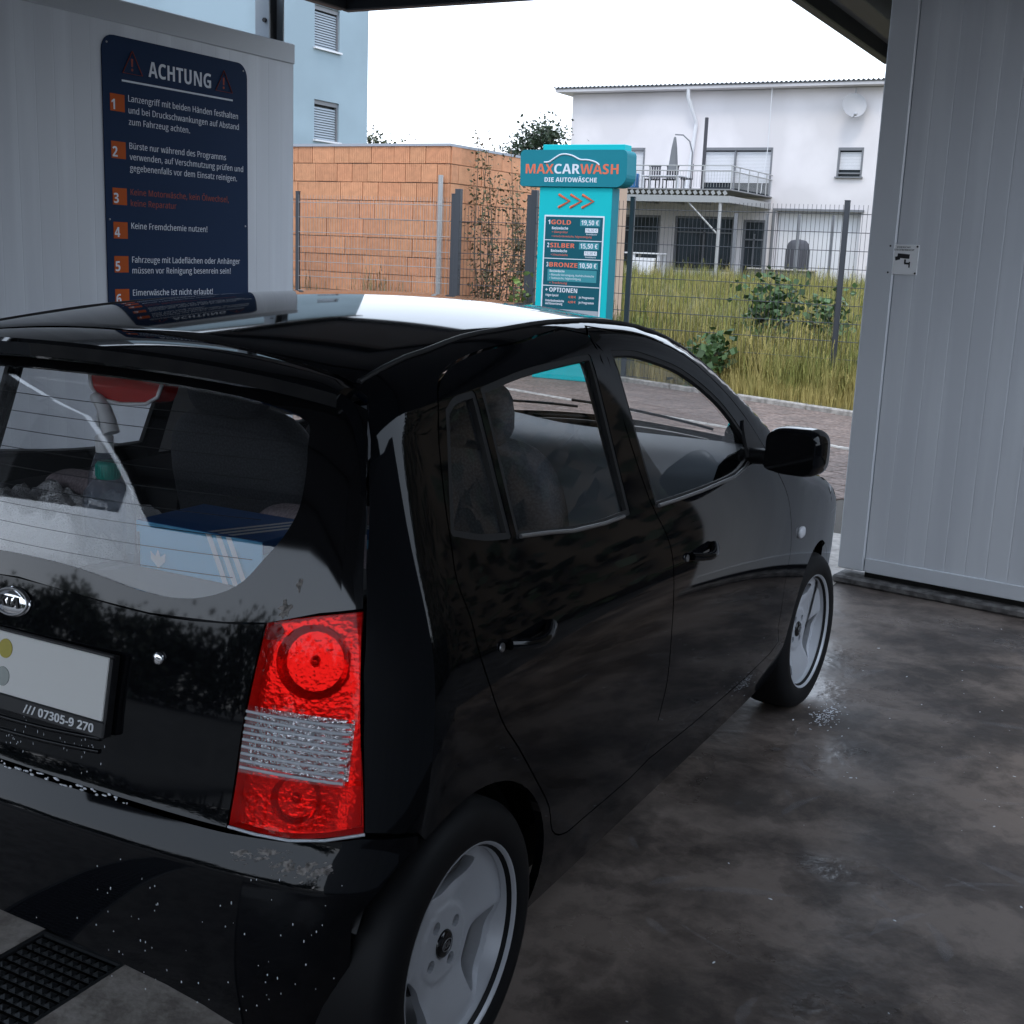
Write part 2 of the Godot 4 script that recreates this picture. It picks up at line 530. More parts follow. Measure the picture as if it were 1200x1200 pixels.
# ------------------------------------------------------------------ the car's body surface
class Spline:
	var t0 := 0.0
	var inv := 1.0
	var tab := PackedFloat64Array()
	func _init(pts: Array, ext := 0.3) -> void:
		var k := pts.size()
		var h := []
		var m := []
		var a := []; var b := []; var d := []; var r := []
		for i in k - 1: h.append(pts[i + 1][0] - pts[i][0])
		for i in k:
			m.append(0.0); a.append(0.0); b.append(1.0); d.append(0.0); r.append(0.0)
		for i in range(1, k - 1):
			a[i] = h[i - 1]; b[i] = 2.0 * (h[i - 1] + h[i]); d[i] = h[i]
			r[i] = 6.0 * ((pts[i + 1][1] - pts[i][1]) / h[i] - (pts[i][1] - pts[i - 1][1]) / h[i - 1])
		for i in range(1, k):
			var w: float = a[i] / b[i - 1]
			b[i] -= w * d[i - 1]; r[i] -= w * r[i - 1]
		m[k - 1] = r[k - 1] / b[k - 1]
		for i in range(k - 2, -1, -1): m[i] = (r[i] - d[i] * m[i + 1]) / b[i]
		t0 = pts[0][0] - ext
		var t1: float = pts[k - 1][0] + ext
		var cnt := 5000
		inv = cnt / (t1 - t0)
		for s in cnt + 2:
			var t := t0 + s / inv
			var i := 0
			while i < k - 2 and t > pts[i + 1][0]: i += 1
			var hh: float = h[i]
			if t < pts[0][0]:
				var sl: float = (pts[1][1] - pts[0][1]) / hh - hh * (2.0 * m[0] + m[1]) / 6.0
				tab.append(pts[0][1] + sl * (t - pts[0][0]))
			elif t > pts[k - 1][0]:
				var sl2: float = (pts[k - 1][1] - pts[k - 2][1]) / hh + hh * (m[k - 2] + 2.0 * m[k - 1]) / 6.0
				tab.append(pts[k - 1][1] + sl2 * (t - pts[k - 1][0]))
			else:
				var A: float = (pts[i + 1][0] - t) / hh
				var B := 1.0 - A
				tab.append(A * pts[i][1] + B * pts[i + 1][1] + ((A * A * A - A) * m[i] + (B * B * B - B) * m[i + 1]) * hh * hh / 6.0)
	func at(t: float) -> float:
		var f := clampf((t - t0) * inv, 0.0, 5000.0)
		var i := int(f)
		return lerpf(tab[i], tab[i + 1], f - i)

class Body:
	var wp: Spline
	var ins: Spline
	var yp: Spline
	var bp: Spline
	func _init() -> void:
		wp = Spline.new([[-3.15, 0.60], [-2.9, 0.70], [-2.6, 0.755], [-2.2, 0.785], [-1.2, 0.797], [-0.4, 0.795], [0.0, 0.786], [0.2, 0.768], [0.42, 0.725]])
		ins = Spline.new([[0.15, 0.07], [0.28, 0.03], [0.45, 0.006], [0.60, 0.0], [0.75, 0.004], [0.86, 0.02], [0.96, 0.05], [1.06, 0.088], [1.2, 0.140], [1.32, 0.186], [1.45, 0.24]])
		yp = Spline.new([[-3.1, 0.66], [-2.95, 0.75], [-2.7, 0.84], [-2.4, 0.915], [-2.15, 0.99], [-1.9, 1.14], [-1.6, 1.29], [-1.35, 1.376], [-1.1, 1.412], [-0.8, 1.422], [-0.45, 1.411], [-0.15, 1.386], [0.1, 1.352], [0.25, 1.322]])
		bp = Spline.new([[0.15, 0.34], [0.3, 0.400], [0.45, 0.420], [0.56, 0.412], [0.65, 0.391], [0.75, 0.372], [0.89, 0.338], [0.96, 0.317], [1.1, 0.268], [1.25, 0.208], [1.4, 0.132]])
	func smax(a: float, b: float, k: float) -> float:
		var h := maxf(k - absf(a - b), 0.0) / k
		return maxf(a, b) + h * h * k * 0.25
	func F(x: float, y: float, z: float) -> float:
		x = absf(x)
		var s := x - (wp.at(z) - ins.at(y))
		var r := y - (yp.at(z) - 0.15 * x * x)
		var q := maxf(0.0, x - 0.45)
		# the step above the bumper's crease
		var e := (y - (0.553 - 0.11 * x * x)) / 0.062
		var st := 0.0
		if e > -0.12:
			st = 0.022 * (e if e > 0.12 else (e + 0.12) * (e + 0.12) / 0.48)
			if e > 0.85: st = 0.022 * (1.0 if e > 1.15 else 1.0 - (1.15 - e) * (1.15 - e) / 0.6)
		var b := z - (bp.at(y) - st - 0.22 * x * x - 0.35 * q * q)
		var f := -z - (3.06 - 0.35 * x * x - 0.25 * maxf(0.0, y - 0.6) - 0.3 * maxf(0.0, 0.35 - y))
		return smax(smax(s, r, 0.085), smax(b, f, 0.05), 0.11)
	func normal(p: Vector3) -> Vector3:
		var e := 0.005
		return Vector3(F(p.x + e, p.y, p.z) - F(p.x - e, p.y, p.z), F(p.x, p.y + e, p.z) - F(p.x, p.y - e, p.z), F(p.x, p.y, p.z + e) - F(p.x, p.y, p.z - e)).normalized()
	func root(o: Vector3, d: Vector3, lo: float, hi: float) -> Vector3:
		# the surface along o + d t, inside at lo, outside at hi
		for i in 24:
			var m := (lo + hi) * 0.5
			var p := o + d * m
			if F(p.x, p.y, p.z) < 0.0: lo = m
			else: hi = m
		return o + d * lo
	func side(z: float, y: float) -> Vector3: return root(Vector3(0, y, z), Vector3.RIGHT, 0.1, 0.95)
	func rear(x: float, y: float) -> Vector3: return root(Vector3(x, y, 0), Vector3.BACK, -0.7, 0.7)
	func top(x: float, z: float) -> Vector3: return root(Vector3(x, 0, z), Vector3.UP, 0.4, 1.7)
	func around(phi: float, y: float, zc: float) -> Vector3: return root(Vector3(0, y, zc), Vector3(sin(phi), 0, cos(phi)), 0.1, 1.4)

var B: Body
func fs(sg: float, off: float) -> Callable:
	return func(uv: Vector2) -> Array:
		var p := B.side(uv.x, uv.y)
		var n := B.normal(p)
		p += n * off
		return [V(p.x * sg, p.y, p.z), V(n.x * sg, n.y, n.z)]
func fr(off: float) -> Callable:
	return func(uv: Vector2) -> Array:
		var p := B.rear(uv.x, uv.y)
		var n := B.normal(p)
		return [p + n * off, n]
func ft(off: float) -> Callable:
	return func(uv: Vector2) -> Array:
		var p := B.top(uv.x, uv.y)
		var n := B.normal(p)
		return [p + n * off, n]
func fa(off: float, zc: float) -> Callable:
	return func(uv: Vector2) -> Array:
		var p := B.around(uv.x, uv.y, zc)
		var n := B.normal(p)
		return [p + n * off, n]
func grow(poly: PackedVector2Array, d: float) -> PackedVector2Array:
	var best := PackedVector2Array()
	for q: PackedVector2Array in Geometry2D.offset_polygon(poly, d):
		if q.size() > best.size(): best = q
	return best
func mirror(poly: PackedVector2Array) -> PackedVector2Array:
	var r := PackedVector2Array()
	for i in range(poly.size() - 1, -1, -1): r.append(Vector2(-poly[i].x, poly[i].y))
	return r
func rounded(a: Array, steps := 4) -> PackedVector2Array:
	# closed Catmull-Rom through the points; a point with a third entry 1 stays a corner
	var r := PackedVector2Array()
	var k := a.size()
	for i in k:
		var p0 := Vector2(a[(i - 1 + k) % k][0], a[(i - 1 + k) % k][1])
		var p1 := Vector2(a[i][0], a[i][1])
		var p2 := Vector2(a[(i + 1) % k][0], a[(i + 1) % k][1])
		var p3 := Vector2(a[(i + 2) % k][0], a[(i + 2) % k][1])
		if a[i].size() > 2: p0 = p1 - (p2 - p1)
		if a[(i + 1) % k].size() > 2: p3 = p2 + (p2 - p1)
		for s in steps:
			r.append(p1.cubic_interpolate(p2, p0, p3, float(s) / steps))
	return r
func below(poly: PackedVector2Array, y: float) -> PackedVector2Array:
	return Geometry2D.intersect_polygons(poly, pv([[-4, 0], [4, 0], [4, y], [-4, y]]))[0]
func circle(c: Vector2, r: float, k := 40) -> PackedVector2Array:
	var o := PackedVector2Array()
	for i in k: o.append(c + Vector2(cos(TAU * i / k), sin(TAU * i / k)) * r)
	return o

const HUB_Y := 0.278
const WB := -2.37
func edge_x(y: float) -> float:
	# the tailgate's side edge at the rear corner
	var t := [[0.50, 0.722], [0.594, 0.712], [0.75, 0.694], [0.948, 0.667], [1.10, 0.636], [1.217, 0.606], [1.30, 0.566], [1.36, 0.53]]
	for i in t.size() - 1:
		if y <= t[i + 1][0]: return lerpf(t[i][1], t[i + 1][1], (y - t[i][0]) / (t[i + 1][0] - t[i][0]))
	return 0.53
var rail: Spline
func build_car() -> void:
	B = Body.new()
	rail = Spline.new([[-2.14, 0.955], [-1.9, 1.085], [-1.6, 1.235], [-1.35, 1.325], [-1.1, 1.368], [-0.878, 1.380], [-0.637, 1.378], [-0.523, 1.373], [-0.35, 1.363], [-0.173, 1.343], [-0.026, 1.321], [0.06, 1.296]])
	var car := thing("car", "small black five-door hatchback parked in the wash bay", "car")
	var paint: Material = M.paint
	var m: MB
	# ---- outlines on the side, as (z, y)
	var ez := []
	for y: float in [0.594, 0.65, 0.75, 0.85, 0.948, 1.02, 1.10, 1.16, 1.217, 1.25, 1.28]:
		ez.append([B.rear(edge_x(y) - 0.002, y).z - 0.002, y])
	var b_line := [[-0.83, 1.352], [-0.846, 1.15], [-0.866, 0.98], [-0.915, 0.89], [-0.93, 0.82], [-0.918, 0.667], [-0.915, 0.533], [-0.885, 0.44], [-0.87, 0.345]]
	var r_line := [[-0.50, 0.34], [-0.40, 0.345], [-0.335, 0.38], [-0.30, 0.45], [-0.223, 0.541], [-0.145, 0.633], [-0.081, 0.709], [-0.028, 0.831], [-0.018, 0.907], [-0.006, 0.973], [-0.022, 1.042], [-0.045, 1.13], [-0.085, 1.235], [-0.15, 1.302], [-0.3, 1.334], [-0.5, 1.348]]
	var f_line := [[-1.0, 1.351], [-1.15, 1.334], [-1.35, 1.28], [-1.55, 1.178], [-1.68, 1.085], [-1.76, 1.005], [-1.83, 0.92], [-1.905, 0.83], [-1.938, 0.72], [-1.938, 0.64], [-1.91, 0.55], [-1.905, 0.41], [-1.87, 0.335]]
	var rear_door := rounded(b_line.map(func(p): return [p[0] + 0.0025, p[1]]) + r_line, 3)
	rear_door = Geometry2D.clip_polygons(rear_door, circle(Vector2(0, HUB_Y + 0.005), 0.33, 64))[0]
	var bl2 := b_line.map(func(p): return [p[0] - 0.0025, p[1]])
	bl2.reverse()
	var front_door := rounded(bl2 + f_line, 3)
	var g_rear := rounded([[-0.262, 1.272, 1], [-0.45, 1.293], [-0.651, 1.303], [-0.765, 1.306, 1], [-0.738, 0.974, 1], [-0.6, 0.976], [-0.452, 0.986], [-0.241, 1.012, 1]], 4)
	var g_quarter := rounded([[-0.122, 1.245, 1], [-0.16, 1.262], [-0.224, 1.268, 1], [-0.207, 1.016, 1], [-0.12, 1.028], [-0.035, 1.05, 1]], 4)
	var g_front := rounded([[-0.895, 1.308, 1], [-1.0, 1.303], [-1.094, 1.288], [-1.291, 1.24], [-1.486, 1.152], [-1.605, 1.06], [-1.64, 1.0], [-1.565, 0.973], [-1.454, 0.958], [-1.2, 0.958], [-0.90, 0.966, 1]], 4)
	var outline := ez.duplicate()
	for z: float in [0.045, -0.026, -0.1, -0.173, -0.26, -0.35, -0.44, -0.523, -0.637, -0.76, -0.878, -1.0, -1.1, -1.22, -1.35, -1.47, -1.6, -1.75, -1.9, -2.02, -2.12]:
		outline.append([z, rail.at(z)])
	outline += [[-2.4, 0.885], [-2.62, 0.83], [-2.74, 0.785], [-2.74, 0.40], [-2.4, 0.38], [-2.2, 0.2], [-0.2, 0.2], [0.0, 0.40], [0.16, 0.578]]
	var side_outline := pv(outline)
	var arches := [circle(Vector2(0, HUB_Y + 0.005), 0.312, 56), circle(Vector2(WB, HUB_Y + 0.005), 0.315, 56)]
	var fender_line := pv([[-1.936, 0.20], [-1.941, 0.20], [-1.941, 0.64], [-1.936, 0.64]])
	for sg: float in [1.0, -1.0]:
		var holes := [rear_door, front_door]
		var g: Array = holes.map(func(h): return grow(h, 0.0035))
		m = MB.new()
		m.patch(side_outline, g + arches, 0.035, fs(sg, 0.0), 0.018)
		part("body_side", m, paint, car)
		# wheel arch liners
		for wz: float in [0.0, WB]:
			m = MB.new()
			m.grid(20, 2, func(u: float, w: float) -> Vector3:
				var a := lerpf(0.5 if wz > -1.0 else 0.1, PI + 0.1, u)
				return V(sg * lerpf(0.72, 0.50, w), HUB_Y + 0.005 + 0.305 * sin(a), wz + 0.305 * cos(a)))
			m.box(V(sg * 0.49, HUB_Y + 0.14, wz), V(0.02, 0.34, 0.56))
			part("arch_liner", m, M.rubber, car)
		# rear door
		m = MB.new()
		m.patch(rear_door, [grow(g_rear, 0.008), grow(g_quarter, 0.008)], 0.035, fs(sg, 0.0), 0.02)
		var d := part("rear_door", m, paint, car)
		m = MB.new(); m.patch(grow(g_rear, 0.012), [], 0.06, fs(sg, -0.011)); part("window_pane", m, M.pane, d)
		m = MB.new(); m.patch(grow(g_quarter, 0.012), [], 0.06, fs(sg, -0.011)); part("quarter_pane", m, M.pane, d)
		m = MB.new()
		seal(m, g_rear, sg); seal(m, g_quarter, sg)
		part("window_seal", m, M.rubber, d)
		m = MB.new(); strip(m, [[-0.241, 1.006], [-0.35, 0.994], [-0.452, 0.980], [-0.6, 0.970], [-0.735, 0.968]], sg, 0.0045); part("waist_glint", m, M.steel, d)  # bright steel imitates the highlight on the rubber window seal
		handle(d, sg, -0.115, 0.835)
		m = MB.new(); m.patch(below(grow(rear_door, -0.05), 0.955), [], 0.08, fs(sg, -0.055)); part("door_lining", m, M.trim_dark, d)
		# front door
		m = MB.new()
		m.patch(front_door, [grow(g_front, 0.008)], 0.035, fs(sg, 0.0), 0.02)
		d = part("front_door", m, paint, car)
		m = MB.new(); m.patch(grow(g_front, 0.012), [], 0.06, fs(sg, -0.011)); part("window_pane", m, M.pane, d)
		m = MB.new(); seal(m, g_front, sg); part("window_seal", m, M.rubber, d)
		m = MB.new(); strip(m, [[-0.902, 0.960], [-1.05, 0.955], [-1.2, 0.952], [-1.454, 0.952], [-1.55, 0.964], [-1.6, 0.976]], sg, 0.0045); part("waist_glint", m, M.steel, d)  # same imitated seal highlight on the front door
		handle(d, sg, -1.04, 0.815)
		m = MB.new(); m.patch(below(grow(front_door, -0.05), 0.935), [], 0.08, fs(sg, -0.055)); part("door_lining", m, M.dash, d)
		m = MB.new()
		m.cbox(Transform3D(Basis(), V(sg * 0.70, 0.78, -1.25)), V(0.05, 0.07, 0.5), 0.02)
		m.cbox(Transform3D(Basis(), V(sg * 0.715, 0.88, -1.60)), V(0.04, 0.10, 0.14), 0.018)
		part("arm_rest", m, M.trim_dark, d)
		m = MB.new(); m.patch(pv([[-0.78, 0.955], [-0.79, 1.31], [-0.88, 1.31], [-0.89, 0.955]]), [], 0.08, fs(sg, -0.04)); part("pillar_lining", m, M.headliner, car)
		# the door mirror
		m = MB.new()
		var mp := B.side(-1.64, 1.0)
		m.tube([V(sg * (mp.x - 0.02), 0.985, -1.64), V(sg * 0.82, 0.995, -1.60), V(sg * 0.86, 1.01, -1.575)], 0.024, 8, 0.02)
		m.patch(rounded([[-1.60, 0.985, 1], [-1.62, 1.06], [-1.66, 1.08], [-1.755, 0.985, 1]], 3), [], 0.03, fs(sg, 0.006), 0.01)
		var mr := part("door_mirror", m, M.plastic, car)
		m = MB.new()
		var mb := Basis(Vector3.UP, sg * -0.12)
		m.ellipsoid(V(sg * 0.885, 1.022, -1.585), V(0.082, 0.067, 0.062), 28, 18, mb, 0.55)
		part("housing", m, paint, mr)
		m = MB.new()
		var mo := V(sg * 0.885, 1.022, -1.585)
		m.patch(rounded([[-0.068, -0.048], [0.0, -0.056], [0.06, -0.05], [0.07, 0.0], [0.064, 0.05], [0.0, 0.057], [-0.062, 0.05], [-0.07, 0.0]], 4), [], 0.05, func(uv: Vector2) -> Array:
			return [mo + mb * V(uv.x, uv.y, 0.0635 - 0.15 * uv.x * uv.x), mb * Vector3.BACK])
		part("mirror_glass", m, M.gloss_black, mr)
		# the turn signal on the fender
		m = MB.new()
		var sp := B.side(-2.06, 0.69)
		m.ellipsoid(V(sg * (sp.x + 0.001), 0.69, -2.06), V(0.012, 0.019, 0.03), 16, 10, Basis(), 0.7)
		part("turn_signal", m, M.clear_solid, car)
		# the gap between door and fender below the hinge line is the fender's own edge: nothing to add
	# ---- roof
	var rp := []
	var lp := []
	for z: float in [0.04, -0.05, -0.173, -0.35, -0.523, -0.637, -0.76, -0.878, -1.0, -1.1, -1.22, -1.32]:
		var q := B.side(z, rail.at(z))
		rp.append([q.x - 0.003, z]); lp.push_front([-(q.x - 0.003), z])
	rp.append([0.25, -1.345]); rp.append([-0.25, -1.345])
	m = MB.new()
	m.patch(pv(rp + lp), [], 0.045, ft(0.0), 0.015)
	var roof := part("roof_panel", m, paint, car)
	m = MB.new()
	m.patch(grow(pv(rp + lp), -0.02), [], 0.12, ft(-0.03)); part("headliner", m, M.headliner, roof)
	for sg: float in [1.0, -1.0]:
		m = MB.new()
		var ln := []
		for k in 26:
			var z := lerpf(0.035, -1.9, k / 25.0)
			var q := B.side(z, rail.at(z))
			ln.append(V(sg * q.x, q.y + 0.001, z))
		m.tube(ln, 0.0055, 6); part("roof_moulding", m, M.plastic, roof)
	# ---- windscreen, bonnet, front
	rp = []; lp = []
	for z: float in [-1.325, -1.45, -1.6, -1.75, -1.9, -2.02, -2.11]:
		var q := B.side(z, rail.at(z))
		rp.append([q.x - 0.006, z]); lp.push_front([-(q.x - 0.006), z])
	m = MB.new()
	m.patch(pv(rp + [[0.3, -2.15], [-0.3, -2.15]] + lp + [[-0.25, -1.35], [0.25, -1.35]]), [], 0.06, ft(-0.002)); part("windscreen", m, M.pane, car)
	m = MB.new()
	m.patch(pv([[0.60, -2.125], [0.63, -2.4], [0.60, -2.66], [0.50, -2.86], [0.25, -2.95], [-0.25, -2.95], [-0.50, -2.86], [-0.60, -2.66], [-0.63, -2.4], [-0.60, -2.125], [-0.3, -2.165], [0.3, -2.165]]), [], 0.05, ft(0.0), 0.015); part("bonnet", m, paint, car)
	m = MB.new()
	m.patch(pv([[-1.75, 0.22], [1.75, 0.22], [1.75, 0.56], [1.0, 0.60], [0.5, 0.66], [-0.5, 0.66], [-1.0, 0.60], [-1.75, 0.56]]), [], 0.09, func(uv: Vector2) -> Array:
		var p := B.root(V(0, uv.y, -2.6), V(sin(uv.x), 0, -cos(uv.x)), 0.05, 1.2)
		return [p, B.normal(p)]); part("front_bumper", m, paint, car)
	for sg: float in [1.0, -1.0]:
		m = MB.new()
		m.patch(pv([[0.55, 0.665], [1.05, 0.61], [1.55, 0.58], [1.6, 0.75], [1.0, 0.80], [0.75, 0.76]] if sg > 0 else [[-0.75, 0.76], [-1.0, 0.80], [-1.6, 0.75], [-1.55, 0.58], [-1.05, 0.61], [-0.55, 0.665]]), [], 0.08, func(uv: Vector2) -> Array:
			var p := B.root(V(0, uv.y, -2.6), V(sin(uv.x), 0, -cos(uv.x)), 0.05, 1.2)
			return [p, B.normal(p)]); part("headlight", m, M.clear_solid, car)
	m = MB.new()
	for k in 2:
		var x0 := -0.05 if k == 0 else 0.45
		var w := []
		for s in 7:
			var x := x0 - 0.5 * s / 6.0
			w.append(B.top(x, -2.13 + 0.05 * s / 6.0) + V(0, 0.010, 0))
		m.tube(w, 0.005, 5)
	part("windscreen_wiper", m, M.rubber, car)
	# ---- underbody and cabin
	m = MB.new()
	m.box(V(0, 0.27, -1.2), V(1.36, 0.10, 1.7)); m.box(V(0, 0.37, -0.05), V(0.90, 0.10, 0.56)); m.box(V(0, 0.32, -2.5), V(0.94, 0.12, 0.9))
	m.box(V(0, 0.6, -2.02), V(1.3, 0.6, 0.04))
	part("underbody", m, M.carpet, car)
	# ---- tailgate: lower panel
	var lamp_r := rounded([[0.519, 0.922, 1], [0.60, 0.940], [0.664, 0.950, 1], [0.692, 0.75], [0.7115, 0.594, 1], [0.606, 0.581], [0.504, 0.590, 1], [0.508, 0.75]], 4)
	var lamp_l := mirror(lamp_r)
	var gate := rounded([[0.5, 0.586, 1], [0.26, 0.603], [0.0, 0.612], [-0.26, 0.603], [-0.5, 0.586, 1], [-0.504, 0.75], [-0.515, 0.918, 1], [-0.44, 0.911], [-0.3, 0.908], [0.0, 0.926], [0.3, 0.908], [0.44, 0.911], [0.515, 0.918, 1], [0.504, 0.75]], 4)
	m = MB.new()
	m.patch(gate, [], 0.03, fr(0.0), 0.016)
	var tg := part("tailgate", m, paint, car)
	# glass with its black border
	var top_edge := []
	for k in 9:
		var x := lerpf(0.56, -0.56, k / 8.0)
		top_edge.append([x, 1.318 - 0.14 * x * x])
	var pane_outline := [[0.52, 0.9215], [0.60, 0.944], [edge_x(0.954) - 0.004, 0.954], [edge_x(1.02) - 0.004, 1.02], [edge_x(1.10) - 0.004, 1.10], [edge_x(1.217) - 0.004, 1.217], [0.585, 1.262]]
	var po2 := []
	for p in pane_outline: po2.push_front([-p[0], p[1]])
	var border := pv(pane_outline + top_edge + po2 + [[-0.44, 0.914], [-0.3, 0.911], [0.0, 0.929], [0.3, 0.911], [0.44, 0.914]])
	var clear := rounded([[0.0, 0.968], [0.14, 0.962], [0.284, 0.943], [0.378, 0.944], [0.452, 0.972], [0.493, 1.022], [0.521, 1.068], [0.533, 1.12], [0.522, 1.2], [0.49, 1.25], [0.3, 1.279], [0.0, 1.288], [-0.3, 1.279], [-0.49, 1.25], [-0.522, 1.2], [-0.533, 1.12], [-0.521, 1.068], [-0.493, 1.022], [-0.452, 0.972], [-0.378, 0.944], [-0.284, 0.943], [-0.14, 0.962]], 4)
	m = MB.new()
	m.patch(border, [clear], 0.035, fr(0.0), 0.006)
	part("glass_border", m, M.gloss_black, tg)
	m = MB.new()
	m.patch(grow(clear, 0.004), [], 0.035, fr(-0.0015))
	m.patch(grow(clear, 0.004), [], 0.035, fr(-0.0055))
	var rg := part("rear_window", m, M.rear_pane, tg)
	m = MB.new()
	for k in 9:
		var y := 0.985 + 0.032 * k
		var ln := []
		for s in 25:
			var x := lerpf(-0.47, 0.47, s / 24.0)
			if y < 1.0: x *= 0.94
			var p := B.rear(x, y)
			ln.append(p - B.normal(p) * 0.003)
		m.tube(ln, 0.0008, 3)
	part("heating_wire", m, M.trim_dark, rg)
	# spoiler lip over the window
	m = MB.new()
	var lip := func(x: float) -> Array:
		var zl := 0.196 - 0.29 * x * x
		var yl := 1.342 - 0.10 * x * x - 0.18 * x * x * x * x
		var p0 := B.top(x, 0.048)
		return [p0, p0.lerp(V(x, yl + 0.004, zl), 0.5) + V(0, 0.003, 0), V(x, yl + 0.001, zl - 0.012), V(x, yl - 0.005, zl - 0.001), V(x, yl - 0.028, zl - 0.003), V(x, yl - 0.033, zl - 0.010), V(x, yl - 0.036, B.rear(x, yl - 0.036).z - 0.004)]
	var prev: Array = []
	var rows := []
	for k in 33: rows.append(lip.call(lerpf(-0.552, 0.552, k / 32.0)))
	for k in 32:
		for s in 6:
			var a: Vector3 = rows[k][s]; var b: Vector3 = rows[k + 1][s]; var c: Vector3 = rows[k + 1][s + 1]; var e: Vector3 = rows[k][s + 1]
			var na := row_normal(rows, k, s); var nb := row_normal(rows, k + 1, s)
			if s >= 2:
				na = row_flat(rows, k, s); nb = row_flat(rows, k + 1, s)
				m.tri(a, b, c, na, nb, nb); m.tri(a, c, e, na, nb, na)
			else:
				var nc := row_normal(rows, k + 1, s + 1); var ne := row_normal(rows, k, s + 1)
				m.tri(a, b, c, na, nb, nc); m.tri(a, c, e, na, nc, ne)
	for k in [0, 32]:
		for s in range(1, 6): m.tri(rows[k][0], rows[k][s], rows[k][s + 1], V(1 if k else -1, 0, 0), V(1 if k else -1, 0, 0), V(1 if k else -1, 0, 0))
	part("spoiler", m, paint, tg)
	# corner pieces that carry the lip on to the body
	for sg: float in [1.0, -1.0]:
		m = MB.new()
		var q0 := V(0.552, 1.281, 0.104)
		var q2 := B.rear(edge_x(1.13) - 0.007, 1.13)
		q2 += B.normal(q2) * 0.001
		var q1 := B.rear(edge_x(1.262) - 0.006, 1.262)
		q1 += B.normal(q1) * 0.016
		var rws := []
		for k in 19:
			var t := k / 18.0
			var c := q0.lerp(q1, t).lerp(q1.lerp(q2, t), t)
			var tg2 := (q1 - q0).lerp(q2 - q1, t).normalized()
			var nn := B.normal(c)
			var o := tg2.cross(nn).normalized()
			var hw := lerpf(0.0135, 0.003, t)
			var row := [c + o * (hw + 0.004) - nn * 0.012, c + o * hw, c - o * hw, c - o * (hw + 0.004) - nn * 0.012]
			rws.append([row, nn, o])
		for k in 18:
			for s in 3:
				var r0: Array = rws[k][0]; var r1: Array = rws[k + 1][0]
				var out: Vector3 = rws[k][1] if s == 1 else (rws[k][2] if s == 0 else -rws[k][2])
				var ps := [r0[s], r1[s], r1[s + 1], r0[s + 1]].map(func(v): return V(v.x * sg, v.y, v.z))
				var n0 := V(out.x * sg, out.y, out.z)
				var out1: Vector3 = rws[k + 1][1] if s == 1 else (rws[k + 1][2] if s == 0 else -rws[k + 1][2])
				var n1 := V(out1.x * sg, out1.y, out1.z)
				m.tri(ps[0], ps[1], ps[2], n0, n1, n1); m.tri(ps[0], ps[2], ps[3], n0, n1, n0)
		part("corner_fairing", m, paint, car)
	# high brake light
	m = MB.new()
	var bo := V(0.0, 0.0, 0.03)
	m.patch(rounded([[-0.085, 1.285, 1], [0.10, 1.285, 1], [0.085, 1.238], [0.06, 1.226], [0.0, 1.222], [-0.055, 1.226], [-0.08, 1.245]], 4), [], 0.05, func(uv: Vector2) -> Array: return [bo + V(uv.x, uv.y, 0.02 - 1.2 * uv.x * uv.x), V(0, 0.1, 1).normalized()], 0.05)
	var hb := part("high_brake_light", m, M.red_solid, tg)
	m = MB.new()
	var hbl := []
	for q in [[0.098, 1.262], [0.088, 1.238], [0.062, 1.223], [0.0, 1.218], [-0.057, 1.223], [-0.083, 1.243], [-0.088, 1.27]]: hbl.append(bo + V(q[0], q[1], 0.022 - 1.2 * q[0] * q[0]))
	m.tube(hbl, 0.004, 5); part("housing_rim", m, M.white, hb)
	m = MB.new(); m.cbox(Transform3D(Basis(), bo + V(0.02, 1.29, -0.03)), V(0.24, 0.06, 0.08), 0.015); part("housing", m, M.trim_dark, hb)
	# emblem, lock, plate
	m = MB.new()
	var ep := B.rear(0.0, 0.885)
	var en := B.normal(ep)
	var eb := Basis(Vector3.RIGHT, -asin(en.y))
	m.ellipsoid(ep + en * 0.002, V(0.046, 0.028, 0.008), 28, 10, eb, 1.0)
	var em := part("emblem", m, M.chrome, tg)
	m = MB.new()
	var rg2 := []
	for k in 29: rg2.append(ep + en * 0.007 + eb * V(0.041 * cos(TAU * k / 28), 0.0235 * sin(TAU * k / 28), 0))
	m.tube(rg2, 0.0025, 6); part("ring", m, M.steel, em)
	letters("KIA", em, ep + en * 0.0085 + eb * V(-0.026, -0.0095, 0.0025), eb, 0.052, 0.019, M.dark_metal, "lettering", false, true, 0.002)
	m = MB.new()
	var kp := B.rear(0.335, 0.84)
	m.lathe([Vector2(0, 0.006), Vector2(0.008, 0.006), Vector2(0.011, 0.004), Vector2(0.0115, 0.0)], Transform3D(Basis(Vector3.RIGHT, PI / 2 - 0.2), kp), 20)
	part("lock", m, M.chrome, tg)
	var pn := Node3D.new()
	pn.name = "number_plate"
	tg.add_child(pn, true)
	pn.position = V(0, 0.782, B.rear(0.2, 0.782).z + 0.016); pn.rotation.x = -0.19
	m = MB.new(); m.cbox(Transform3D(Basis(), V(0, 0, 0.002)), V(0.52, 0.11, 0.004), 0.0015); part("plate", m, M.plate_white, pn)
	m = MB.new()
	m.cbox(Transform3D(Basis(), V(0, -0.069, 0.0)), V(0.535, 0.03, 0.012), 0.003)
	m.cbox(Transform3D(Basis(), V(0, 0.058, -0.001)), V(0.535, 0.006, 0.010), 0.002)
	for sx: float in [-1.0, 1.0]: m.cbox(Transform3D(Basis(), V(sx * 0.2645, -0.005, -0.001)), V(0.006, 0.12, 0.010), 0.002)
	m.box(V(0, -0.012, -0.010), V(0.53, 0.14, 0.012))
	part("plate_frame", m, M.plastic, pn)
	letters("/// 07305-9 270", pn, V(0.075, -0.0765, 0.0065), Basis(), 0.17, 0.015, M.white, "lettering", false, true, 0.0008)
